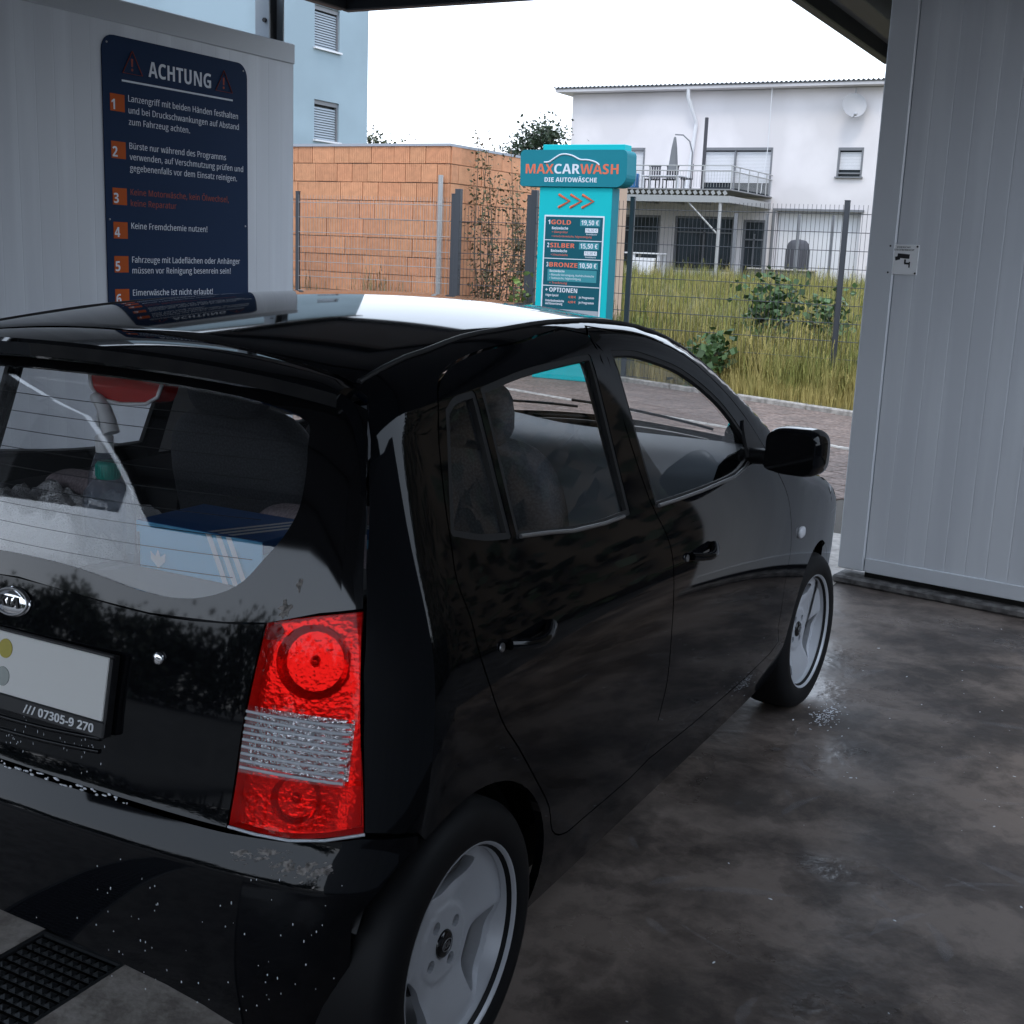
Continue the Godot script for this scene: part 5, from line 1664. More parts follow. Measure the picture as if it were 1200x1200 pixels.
func build_fence(rng: RandomNumberGenerator) -> void:
	var m: MB
	var zf := -12.4
	var posts := [0.88, -1.69, -4.26, -5.66, -6.77, -9.3, -11.8]
	var f := thing("mesh_fence", "tall dark grey wire mesh fence along the meadow", "fence", V(0, 0, zf))
	for i in posts.size():
		m = MB.new()
		m.cbox(Transform3D(Basis(), V(posts[i], 1.10, 0)), V(0.06, 2.2, 0.04), 0.004)
		m.cbox(Transform3D(Basis(), V(posts[i], 2.205, 0)), V(0.064, 0.012, 0.044), 0.003)
		if i in [3, 4]: m.cbox(Transform3D(Basis(), V(posts[i] + 0.07, 1.13, 0.0)), V(0.08, 2.28, 0.07), 0.004)
		part("post", m, M.fence, f)
	for i in posts.size() - 1:
		var x1: float = posts[i] - 0.035
		var x0: float = posts[i + 1] + 0.035
		var mat: Material = M.galvanised if i >= 4 else M.fence
		var h := 2.16 if i != 3 else 2.10
		for k in 11:
			m = MB.new()
			var y := 0.06 + 0.2 * k
			if i == 3 and k == 10: continue
			for dz: float in [-0.0065, 0.0065]: m.tube([V(x0, y, 0.024 + dz), V(x1, y, 0.024 + dz)], 0.004, 4)
			part("rail", m, mat, f)
		m = MB.new()
		var n := int((x1 - x0) / 0.05)
		for k in n + 1:
			var x := x0 + 0.05 * k
			m.tube([V(x, 0.03, 0.024), V(x, h - 0.04 if i == 3 else h, 0.024)], 0.0026, 4)
		var w := part("upright_wires", m, mat, f); w.set_meta("kind", "stuff")

func build_bricks(rng: RandomNumberGenerator) -> void:
	var m: MB
	var b := thing("brick_outbuilding", "unplastered orange clay block outbuilding behind the fence", "building", V(-7.09, 0, -12.79))
	m = MB.new(); m.box(V(-2.6, 1.41, -3.02), V(5.16, 2.80, 6.0)); part("core", m, M.mortar, b)
	m = MB.new(); m.box(V(-2.6, 2.855, -3.0), V(5.24, 0.035, 6.06)); part("roof_edge", m, M.edge_grey, b)
	var mk := func(L: float) -> ArrayMesh:
		# a clay block with upright comb grooves on its face, set in local xy facing +z
		var q := MB.new()
		var h := 0.236
		q.box(V(0, 0, -0.02), V(L, h, 0.024))
		var n := int(L / 0.03)
		for k in n:
			var x := -L / 2 + L * (k + 0.5) / n
			q.cbox(Transform3D(Basis(), V(x, 0, -0.0055)), V(L / n - 0.004, h, 0.005), 0.0)
		return q.mesh()
	var full: ArrayMesh = mk.call(0.365)
	var half: ArrayMesh = mk.call(0.245)
	var third: ArrayMesh = mk.call(0.175)
	# front face (towards +z) and right face (towards +x)
	for face in 2:
		var t := Basis() if face == 0 else Basis(Vector3.UP, PI / 2)
		var ln := 5.0 if face == 0 else 4.2
		for r in 12:
			var y := 2.735 - 0.2475 * r
			if y < 0.1: continue
			var u := 0.0
			var first := true
			while u < ln:
				var pick := rng.randf()
				var me: ArrayMesh = full
				var L := 0.365
				if first and r % 2 == 1: me = third; L = 0.175
				elif pick < 0.42: me = half; L = 0.245
				first = false
				var jog := rng.randf_range(-0.006, 0.004)
				var o := part("brick", me, M["brick%d" % (rng.randi() % 4)], b)
				var c := u + L / 2
				if face == 0: o.transform = Transform3D(t, V(-c, y + rng.randf_range(-0.003, 0.003), 0.018 + jog))
				else: o.transform = Transform3D(t, V(0.018 + jog, y, -c - 0.03))
				u += L + 0.009
	# galvanised corner pipe
	m = MB.new(); m.tube([V(-0.07, 2.46, 0.10), V(-0.07, 0.0, 0.10)], 0.035, 10); part("downpipe", m, M.galvanised, b)

func hole_wall(m: MB, x0: float, x1: float, y0: float, y1: float, z: float, th: float, holes: Array, side := false) -> void:
	# an upright wall facing +z (or +x) with rectangular openings [xa, xb, ya, yb]
	var xs := [x0, x1]
	for h in holes:
		xs.append(h[0]); xs.append(h[1])
	xs.sort()
	for i in xs.size() - 1:
		var a: float = xs[i]; var b: float = xs[i + 1]
		if b - a < 1e-4: continue
		var mid := (a + b) / 2
		var cuts := []
		for h in holes:
			if mid > h[0] and mid < h[1]: cuts.append([h[2], h[3]])
		cuts.sort_custom(func(p, q): return p[0] < q[0])
		var y := y0
		for c in cuts + [[y1, y1]]:
			if c[0] - y > 1e-4:
				if side: m.box(V(z - th / 2, (y + c[0]) / 2, mid), V(th, c[0] - y, b - a))
				else: m.box(V(mid, (y + c[0]) / 2, z - th / 2), V(b - a, c[0] - y, th))
			y = c[1]

func build_blue_house() -> void:
	var m: MB
	var o := thing("blue_building", "tall pale blue rendered building with slatted blinds at the left", "building", V(-21.25, 0, -31.1))
	var wins := [[1.46, 2.66, 7.0, 8.15], [1.46, 2.66, 4.45, 5.56], [1.46, 2.66, 1.9, 3.0]]
	m = MB.new(); hole_wall(m, 0.0, 29.0, 0.0, 12.0, 0.0, 0.3, wins, true); m.box(V(-6, 6, 0.15), V(11.4, 12, 0.3)); m.box(V(-6, 6, 28.85), V(11.4, 12, 0.3)); part("wall", m, M.render_blue, o)
	m = MB.new(); m.box(V(-6, 12.1, 14.5), V(12.4, 0.2, 29.4)); part("roof", m, M.roof_grey, o)
	for w in wins:
		m = MB.new()
		m.box(V(-0.10, (w[2] + w[3]) / 2, w[0] + 0.03), V(0.10, w[3] - w[2], 0.06)); m.box(V(-0.10, (w[2] + w[3]) / 2, w[1] - 0.03), V(0.10, w[3] - w[2], 0.06))
		m.box(V(-0.10, w[3] - 0.06, (w[0] + w[1]) / 2), V(0.10, 0.12, w[1] - w[0] - 0.12))
		var f := part("window", m, M.frame_grey, o)
		m = MB.new(); m.box(V(-0.2, (w[2] + w[3]) / 2, (w[0] + w[1]) / 2), V(0.02, w[3] - w[2], w[1] - w[0])); part("pane", m, M.window_dark, f)
		m = MB.new(); m.box(V(0.02, w[2] - 0.03, (w[0] + w[1]) / 2), V(0.12, 0.05, w[1] - w[0] + 0.1)); part("sill", m, M.shutter, f)
		var sl := MB.new(); sl.box(Vector3.ZERO, V(0.012, 0.062, w[1] - w[0] - 0.13), Basis(Vector3.BACK, 0.5))
		var sm := sl.mesh()
		var n := int((w[3] - w[2] - 0.16) / 0.07)
		for k in n: part("blind_slat", sm, M.blind, f, V(-0.10, w[2] + 0.05 + 0.07 * k, (w[0] + w[1]) / 2))

func build_white_house(rng: RandomNumberGenerator) -> void:
	var m: MB
	var zw := -52.4
	var h := thing("white_house", "white rendered house with balcony and metal roof beyond the meadow", "building", V(0, 0, zw))
	var g := 0.5
	var slider := [-18.07, -14.90, 4.22, 6.26]
	var door := [-23.0, -20.85, 4.22, 6.26]
	var small := [-12.08, -11.01, 5.07, 6.25]
	var garage := [-14.55, -10.87, g, 3.60]
	var shop1 := [-23.6, -19.9, 0.9, 3.3]
	var shop2 := [-19.2, -16.4, 0.9, 3.3]
	var shop3 := [-16.0, -14.95, g, 3.2]
	m = MB.new()
	hole_wall(m, -24.62, -2.0, 0.0, 8.66, 0.0, 0.35, [slider, door, small, garage, shop1, shop2, shop3])
	m.box(V(-24.45, 4.33, -5.2), V(0.34, 8.66, 9.65)); m.box(V(-13.3, 4.33, -10.2), V(22.6, 8.66, 0.34))
	part("wall", m, M.render_white, h)
	m = MB.new(); m.box(V(-13.3, 3.85, -5.1), V(22.0, 0.3, 9.2)); m.box(V(-13.3, 0.3, -5.1), V(22.0, 0.3, 9.2)); m.box(V(-12.8, 2.2, -2.2), V(3.9, 3.2, 0.1)); part("floor_slab", m, M.render_white, h)
	# roof: corrugated sheet with a fascia
	m = MB.new()
	m.box(V(-13.4, 8.74, -4.9), V(23.6, 0.12, 11.2)); 
	var rf := part("roof", m, M.render_white, h)
	m = MB.new()
	m.grid(470, 1, func(u: float, w: float) -> Vector3: return V(lerpf(-25.25, -1.6, u), 8.86 + 0.045 * sin(u * 235.0 * PI), lerpf(0.82, -10.6, w)))
	m.box(V(-13.4, 8.82, 0.71), V(23.6, 0.05, 0.03))
	part("roof_sheet", m, M.roof_grey, rf)
	for w in [slider, door, small]:
		m = MB.new()
		for x: float in [w[0], w[1]]: m.box(V(x + (0.04 if x == w[0] else -0.04), (w[2] + w[3]) / 2, -0.06), V(0.08, w[3] - w[2], 0.14))
		m.box(V((w[0] + w[1]) / 2, w[3] - 0.06, -0.04), V(w[1] - w[0] - 0.16, 0.12, 0.16))
		if w == slider: m.box(V((w[0] + w[1]) / 2 - 0.1, (w[2] + w[3]) / 2 - 0.06, -0.06), V(0.07, w[3] - w[2] - 0.12, 0.14))
		if w == small: m.box(V((w[0] + w[1]) / 2, w[2] + 0.13, -0.02), V(w[1] - w[0] - 0.16, 0.06, 0.2))
		var f := part("window", m, M.frame_grey, h)
		m = MB.new()
		var y0: float = w[2] + (0.28 if w == small else (0.55 if w == slider else 0.0))
		m.box(V((w[0] + w[1]) / 2, (w[2] + w[3]) / 2, -0.22), V(w[1] - w[0], w[3] - w[2], 0.02)); part("pane", m, M.window_dark, f)
		var n := int((w[3] - 0.12 - y0) / 0.06)
		var sl := MB.new(); sl.cbox(Transform3D.IDENTITY, V(w[1] - w[0] - 0.16, 0.055, 0.02), 0.006)
		var sm := sl.mesh()
		for k in n: part("shutter_slat", sm, M.shutter, f, V((w[0] + w[1]) / 2, y0 + 0.03 + 0.06 * k, -0.11))
		m = MB.new(); m.box(V((w[0] + w[1]) / 2, w[2] - 0.04, 0.05), V(w[1] - w[0] + 0.1, 0.06, 0.16)); part("sill", m, M.frame_grey, f)
	for w in [shop1, shop2, shop3]:
		m = MB.new()
		for x: float in [w[0], w[1]]: m.box(V(x + (0.05 if x == w[0] else -0.05), (w[2] + w[3]) / 2, -0.1), V(0.10, w[3] - w[2], 0.14))
		m.box(V((w[0] + w[1]) / 2, w[3] - 0.05, -0.1), V(w[1] - w[0] - 0.2, 0.1, 0.14)); m.box(V((w[0] + w[1]) / 2, w[2] + 0.05, -0.1), V(w[1] - w[0] - 0.2, 0.1, 0.14))
		m.box(V((w[0] + w[1]) / 2, (w[2] + w[3]) / 2 + 0.5, -0.1), V(w[1] - w[0] - 0.2, 0.06, 0.12))
		m.box(V((w[0] + w[1]) / 2, (w[2] + w[3]) / 2 - 0.25, -0.1), V(0.06, w[3] - w[2] - 0.7, 0.12))
		var f := part("window", m, M.frame_grey, h)
		m = MB.new(); m.box(V((w[0] + w[1]) / 2, (w[2] + w[3]) / 2, -0.16), V(w[1] - w[0], w[3] - w[2], 0.02)); part("pane", m, M.window_dark, f)
	m = MB.new(); m.box(V(-12.71, 3.66, 0.06), V(3.9, 0.10, 0.10)); m.box(V(-14.62, 2.05, 0.06), V(0.10, 3.1, 0.10)); part("garage_frame", m, M.frame_grey, h)
	m = MB.new(); m.box(V(-12.71, 2.02, -0.5), V(3.7, 3.14, 0.06)); part("garage_door", m, M.shutter, h)
	# rain pipe
	m = MB.new(); m.tube([V(-18.72, 8.78, 0.62), V(-18.72, 8.35, 0.6), V(-18.45, 7.35, 0.16), V(-18.45, 7.2, 0.12), V(-18.7, 4.3, 0.12)], 0.085, 10); part("rain_pipe", m, M.shutter, h)
	m = MB.new(); m.tube([V(-18.72, 8.9, 0.3), V(-18.7, 9.9, 0.3)], 0.02, 6); part("roof_mast", m, M.shutter, h)
	m = MB.new(); m.tube([V(-15.0, 8.7, 0.5), V(-15.05, 6.2, 0.3), V(-15.15, 4.3, 0.5)], 0.02, 5); part("cable", m, M.shutter, h)
	# satellite dish
	m = MB.new()
	var pr := []
	for k in 9: pr.append(Vector2(0.5 * k / 8.0, 0.14 * pow(k / 8.0, 2.0)))
	var db := Basis(Vector3.UP, 0.5) * Basis(Vector3.RIGHT, PI / 2 - 0.25)
	m.lathe(pr, Transform3D(db, V(-11.5, 7.85, 0.45)), 24)
	m.tube([V(-11.5, 8.6, 0.3), V(-11.5, 7.85, 0.3), V(-11.5, 7.85, 0.02)], 0.03, 6)
	m.tube([V(-11.45, 7.4, 0.6), V(-11.25, 7.45, 1.1)], 0.025, 6); m.ellipsoid(V(-11.23, 7.47, 1.12), V(0.08, 0.08, 0.1), 8, 6)
	part("satellite_dish", m, M.frame_light, h)
	# balcony on its posts
	var zb := 5.6
	var bx0 := -24.4
	var bx1 := -14.79
	m = MB.new()
	m.box(V((bx0 + bx1) / 2, 4.17, zb / 2), V(bx1 - bx0, 0.05, zb))
	var bal := part("balcony", m, M.roof_grey, h)
	m = MB.new()
	m.box(V((bx0 + bx1) / 2, 3.80, zb - 0.06), V(bx1 - bx0, 0.26, 0.10)); m.box(V(bx1 - 0.06, 3.80, zb / 2 - 0.06), V(0.10, 0.26, zb - 0.12))
	for k in 8: m.box(V(bx0 + 0.6 + 1.25 * k, 3.86, zb / 2 - 0.1), V(0.08, 0.14, zb - 0.3))
	part("beam", m, M.galvanised, bal)
	var rib := MB.new(); rib.box(Vector3.ZERO, V(0.14, 0.16, 0.02), Basis(Vector3.BACK, 0.6))
	var rm := rib.mesh()
	for k in 38: part("deck_rib", rm, M.galvanised, bal, V(bx0 + 0.15 + 0.25 * k, 4.04, zb - 0.02))
	for x: float in [-15.2, -20.0, -24.0]:
		m = MB.new(); m.tube([V(x, 0.2, zb - 0.12), V(x, 3.68, zb - 0.12)], 0.07, 10); part("support", m, M.galvanised, bal)
		m = MB.new(); m.tube([V(x - 1.35, 3.66, zb - 0.12), V(x - 0.05, 2.45, zb - 0.12)], 0.04, 6); part("brace", m, M.galvanised, bal)
	for seg in 2:
		for k in (9 if seg == 0 else 5):
			var p := V(bx1 - 1.16 * k, 4.19, zb - 0.05) if seg == 0 else V(bx1 - 0.05, 4.19, zb - 1.2 * (k + 1))
			if p.z < 0.1 or p.x < bx0: continue
			m = MB.new(); m.tube([p, p + V(0, 0.92, 0)], 0.025, 6); part("rail_post", m, M.galvanised, bal)
		for q in 2:
			m = MB.new()
			var y := 5.09 - 0.20 * q
			m.tube([V(bx0, y, zb - 0.05), V(bx1, y, zb - 0.05)] if seg == 0 else [V(bx1 - 0.05, y, zb - 0.06), V(bx1 - 0.05, y, 0.02)], 0.025, 6); part("hand_rail", m, M.galvanised, bal)
		m = MB.new()
		for k in (80 if seg == 0 else 46):
			var p := V(bx1 - 0.12 - 0.12 * k, 4.26, zb - 0.05) if seg == 0 else V(bx1 - 0.05, 4.26, zb - 0.15 - 0.12 * k)
			m.tube([p, p + V(0, 0.63, 0)], 0.007, 4)
		part("balusters", m, M.galvanised, bal)
	# furniture on the balcony
	var fy := 4.197
	var o := thing("garden_parasol", "closed grey garden parasol hanging on the balcony", "parasol", V(-17.45, fy, zw + 4.2))
	m = MB.new(); m.lathe([Vector2(0, 2.15), Vector2(0.05, 2.1), Vector2(0.12, 1.7), Vector2(0.2, 0.95), Vector2(0.22, 0.80), Vector2(0.06, 0.82), Vector2(0, 0.82)], Transform3D(Basis(), V(-0.35, 0, 0)), 9); part("folded_canopy", m, M.cloth_grey, o)
	m = MB.new(); m.tube([V(0.45, 0, 0), V(0.45, 1.5, 0), V(0.3, 1.95, 0), V(0.0, 2.2, 0), V(-0.35, 2.22, 0)], 0.03, 6); part("arm", m, M.frame_grey, o)
	m = MB.new(); m.cbox(Transform3D(Basis(), V(0.45, 0.03, 0)), V(0.6, 0.06, 0.6), 0.01); part("base", m, M.frame_grey, o)
	o = thing("balcony_pole", "tall dark pole standing on the balcony beside the parasol", "pole", V(-16.55, fy, zw + 4.0))
	m = MB.new(); m.cbox(Transform3D(Basis(), V(0, 1.45, 0)), V(0.12, 2.9, 0.12), 0.01); part("shaft", m, M.cloth_dark, o)
	m = MB.new(); m.cbox(Transform3D(Basis(), V(0, 0.02, 0)), V(0.3, 0.04, 0.3), 0.005); part("foot", m, M.cloth_dark, o)
	o = thing("balcony_table", "white garden table on the balcony", "table", V(-17.9, fy, zw + 4.9))
	m = MB.new(); m.cbox(Transform3D(Basis(), V(0, 0.5, 0)), V(1.7, 0.05, 0.8), 0.01); part("table_top", m, M.shutter, o)
	for x: float in [-0.75, 0.75]:
		for z: float in [-0.35, 0.35]:
			m = MB.new(); m.box(V(x, 0.2375, z), V(0.06, 0.475, 0.06)); part("leg", m, M.shutter, o)
	var chair := thing("garden_chair", "leftmost dark slatted chair at the balcony table", "chair", V(-18.7, fy, zw + 4.2), 0.0, "chairs on the balcony")
	m = MB.new(); m.cbox(Transform3D(Basis(), V(0, 0.42, 0)), V(0.55, 0.05, 0.5), 0.01); part("seat", m, M.cloth_dark, chair)
	for k in 5:
		m = MB.new(); m.box(V(-0.22 + 0.11 * k, 0.70, -0.23), V(0.07, 0.5, 0.03)); part("back_slat", m, M.cloth_dark, chair)
	m = MB.new(); m.box(V(0, 0.97, -0.23), V(0.55, 0.06, 0.04)); part("top_rail", m, M.cloth_dark, chair)
	for x: float in [-0.24, 0.24]:
		for z: float in [-0.2, 0.2]:
			m = MB.new(); m.box(V(x, 0.1975, z), V(0.04, 0.395, 0.04)); part("leg", m, M.cloth_dark, chair)
	dup(chair, "middle dark slatted chair at the balcony table", V(-17.9, fy, zw + 4.2))
	dup(chair, "rightmost dark slatted chair at the balcony table", V(-16.95, fy, zw + 4.8), -1.2)
	o = thing("blue_crate", "blue crate standing behind the balcony railing", "crate", V(-19.4, fy, zw + 5.1))
	m = MB.new(); m.cbox(Transform3D(Basis(), V(0, 0.3, 0)), V(0.8, 0.6, 0.5), 0.03); part("bin", m, M.cloth_blue, o)
	for k in 5:
		m = MB.new(); m.box(V(-0.32 + 0.16 * k, 0.3, 0.256), V(0.03, 0.5, 0.012)); part("rib", m, M.cloth_blue, o)
	# things in front of the house
	o = thing("white_table", "white trestle table with boards under the balcony", "table", V(-19.0, land(-19, -47.5) + 0.012, -47.5))
	m = MB.new(); m.cbox(Transform3D(Basis(), V(0, 0.95, 0)), V(2.6, 0.06, 0.8), 0.01); part("table_top", m, M.shutter, o)
	for x: float in [-1.2, 0.1, 1.2]:
		m = MB.new(); m.box(V(x, 0.46, 0.3), V(0.09, 0.92, 0.09)); m.box(V(x, 0.46, -0.3), V(0.09, 0.92, 0.09)); part("leg", m, M.shutter, o)
	m = MB.new(); m.cbox(Transform3D(Basis(Vector3.RIGHT, -0.12), V(0.55, 0.42, 0.42)), V(1.1, 0.7, 0.03), 0.005); part("board", m, M.shutter, o)
	o = thing("red_bin", "red wheeled bin standing under the balcony", "bin", V(-21.2, land(-21, -48.0) + 0.012, -48.0))
	m = MB.new(); m.cbox(Transform3D(Basis(), V(0, 0.62, 0)), V(0.6, 1.05, 0.6), 0.05); part("bin_body", m, M.cloth_red, o)
	m = MB.new(); m.cbox(Transform3D(Basis(Vector3.RIGHT, 0.06), V(0, 1.18, 0)), V(0.66, 0.07, 0.68), 0.03); part("lid", m, M.cloth_red, o)
	for x: float in [-0.25, 0.25]:
		m = MB.new(); m.lathe([Vector2(0, 0.03), Vector2(0.1, 0.03), Vector2(0.1, -0.03), Vector2(0, -0.03)], Transform3D(Basis(Vector3.BACK, PI / 2), V(x, 0.1, -0.3)), 14); part("wheel", m, M.tyre, o)
	o = thing("wicker_basket", "dark round wicker basket chair in front of the garage door", "chair", V(-12.35, land(-12.35, -48.5) + 0.012, -48.5))
	m = MB.new(); m.lathe([Vector2(0.42, 0.35), Vector2(0.46, 0.7), Vector2(0.46, 1.3), Vector2(0.42, 1.55), Vector2(0.3, 1.68), Vector2(0.0, 1.74)], Transform3D.IDENTITY, 16); part("shell", m, M.cloth_dark, o)
	m = MB.new()
	for k in 16: m.tube([V(0.47 * cos(TAU * k / 16), 0.36, 0.47 * sin(TAU * k / 16)), V(0.475 * cos(TAU * k / 16), 1.35, 0.475 * sin(TAU * k / 16))], 0.015, 4)
	part("canes", m, M.frame_grey, o)
	m = MB.new(); m.lathe([Vector2(0.40, 0.0), Vector2(0.40, 0.08), Vector2(0.3, 0.1), Vector2(0.3, 0.36)], Transform3D.IDENTITY, 16); part("foot", m, M.cloth_dark, o)
	o = thing("stone_trough", "low grey stone trough by the garage door", "trough", V(-12.6, land(-12.6, -47.3) + 0.012, -47.3))
	m = MB.new(); m.cbox(Transform3D(Basis(), V(0, 0.25, 0)), V(2.6, 0.5, 0.5), 0.03); part("basin", m, M.plinth, o)
	m = MB.new(); m.cbox(Transform3D(Basis(), V(0, 0.52, 0)), V(2.7, 0.07, 0.6), 0.02); part("rim", m, M.kerb, o)
	for k in 4:
		var x: float = [-14.2, -12.95, -11.7, -10.4][k]
		o = thing("garden_post", ["grey garden post left of the wicker basket chair", "grey garden post next to the wicker basket chair", "grey garden post right of the wicker basket chair", "grey garden post nearest the right wall's edge"][k], "post", V(x, land(x, -46.0) + 0.012, -46.0), 0.0, "garden posts before the house")
		m = MB.new(); m.cbox(Transform3D(Basis(), V(0, 1.3, 0)), V(0.11, 2.6, 0.09), 0.008); part("shaft", m, M.frame_grey, o)
		m = MB.new(); m.cbox(Transform3D(Basis(), V(0, 2.61, 0)), V(0.13, 0.02, 0.11), 0.004); part("cap", m, M.frame_grey, o)

func leaf_at(m: MB, p: Vector3, s: float, rng: RandomNumberGenerator, wide := 0.5) -> void:
	var a := Vector3(rng.randfn(), rng.randfn() * 0.7, rng.randfn()).normalized()
	var b := a.cross(Vector3(rng.randfn(), rng.randfn(), rng.randfn())).normalized()
	var n := a.cross(b).normalized()
	if n.y < 0: n = -n
	var t := p + a * s
	var l := p + a * s * 0.5 + b * s * wide * 0.5 - n * s * 0.08
	var r := p + a * s * 0.5 - b * s * wide * 0.5 - n * s * 0.08
	m.tri(p, l, t, n, n, n)
	m.tri(p, t, r, n, n, n)
func make_tree(called: String, label: String, at: Vector3, hgt: float, rad: float, leaves: int, ls: float, tint: Color, sd: int, clumps := 16, group := "") -> Node3D:
	var rng := RandomNumberGenerator.new(); rng.seed = sd
	var o := thing(called, label, "tree", at, 0.0, group)
	var m := MB.new()
	m.tube([V(0, -0.1, 0), V(0.05, hgt * 0.25, 0.02), V(-0.03, hgt * 0.5, 0.04), V(0.02, hgt * 0.8, 0)], hgt * 0.022, 8, hgt * 0.006)
	var cs := []
	for k in clumps:
		var a := TAU * k / clumps * 2.4 + rng.randf()
		var h := lerpf(0.35, 0.98, pow(rng.randf(), 0.8))
		var rr := rad * sqrt(maxf(0.05, 1.0 - pow((h - 0.58) / 0.45, 2.0))) * rng.randf_range(0.35, 0.95)
		var c := V(cos(a) * rr, h * hgt, sin(a) * rr)
		cs.append([c, rad * rng.randf_range(0.22, 0.42)])
		m.tube([V(0, hgt * h * 0.6, 0), V(0, hgt * h * 0.6, 0).lerp(c, 0.5) + V(0, 0.05 * hgt, 0), c], hgt * 0.008, 5, hgt * 0.002)
	part("trunk", m, M.bark, o)
	m = MB.new(); m.colored = true
	for k in leaves:
		var c: Array = cs[rng.randi() % cs.size()]
		var d: Vector3 = Vector3(rng.randfn(), rng.randfn() * 0.8, rng.randfn()) * c[1] * 0.55
		var v := rng.randf_range(0.6, 1.35)
		m.col = Color(tint.r * v * rng.randf_range(0.85, 1.2), tint.g * v, tint.b * v)
		leaf_at(m, c[0] + d, ls * rng.randf_range(0.6, 1.3), rng, 0.6)
	part("crown", m, M.leaf, o)
	return o
func make_weed(called: String, label: String, at: Vector3, hgt: float, rad: float, leaves: int, ls: float, tint: Color, sd: int) -> void:
	var rng := RandomNumberGenerator.new(); rng.seed = sd
	var o := thing(called, label, "plant", at)
	var m := MB.new()
	var tips := []
	for k in 9:
		var a := rng.randf_range(0, TAU)
		var t := V(cos(a) * rad * rng.randf_range(0.2, 0.9), hgt * rng.randf_range(0.6, 1.0), sin(a) * rad * rng.randf_range(0.2, 0.9))
		m.tube([Vector3.ZERO, t * 0.5 + V(0, hgt * 0.08, 0), t], 0.008, 4, 0.003)
		tips.append(t)
	part("stem", m, M.twig, o)
	m = MB.new(); m.colored = true
	for k in leaves:
		var t: Vector3 = tips[rng.randi() % 9]
		var f := sqrt(rng.randf())
		var p := t * f + V(0, hgt * 0.1 * f, 0) + Vector3(rng.randfn(), rng.randfn() * 0.6, rng.randfn()) * rad * 0.22
		p.y = maxf(p.y, 0.02)
		var v := rng.randf_range(0.6, 1.4)
		m.col = Color(tint.r * v, tint.g * v, tint.b * v)
		leaf_at(m, p, ls * rng.randf_range(0.6, 1.2), rng, 0.75)
	part("leaves", m, M.leaf, o)

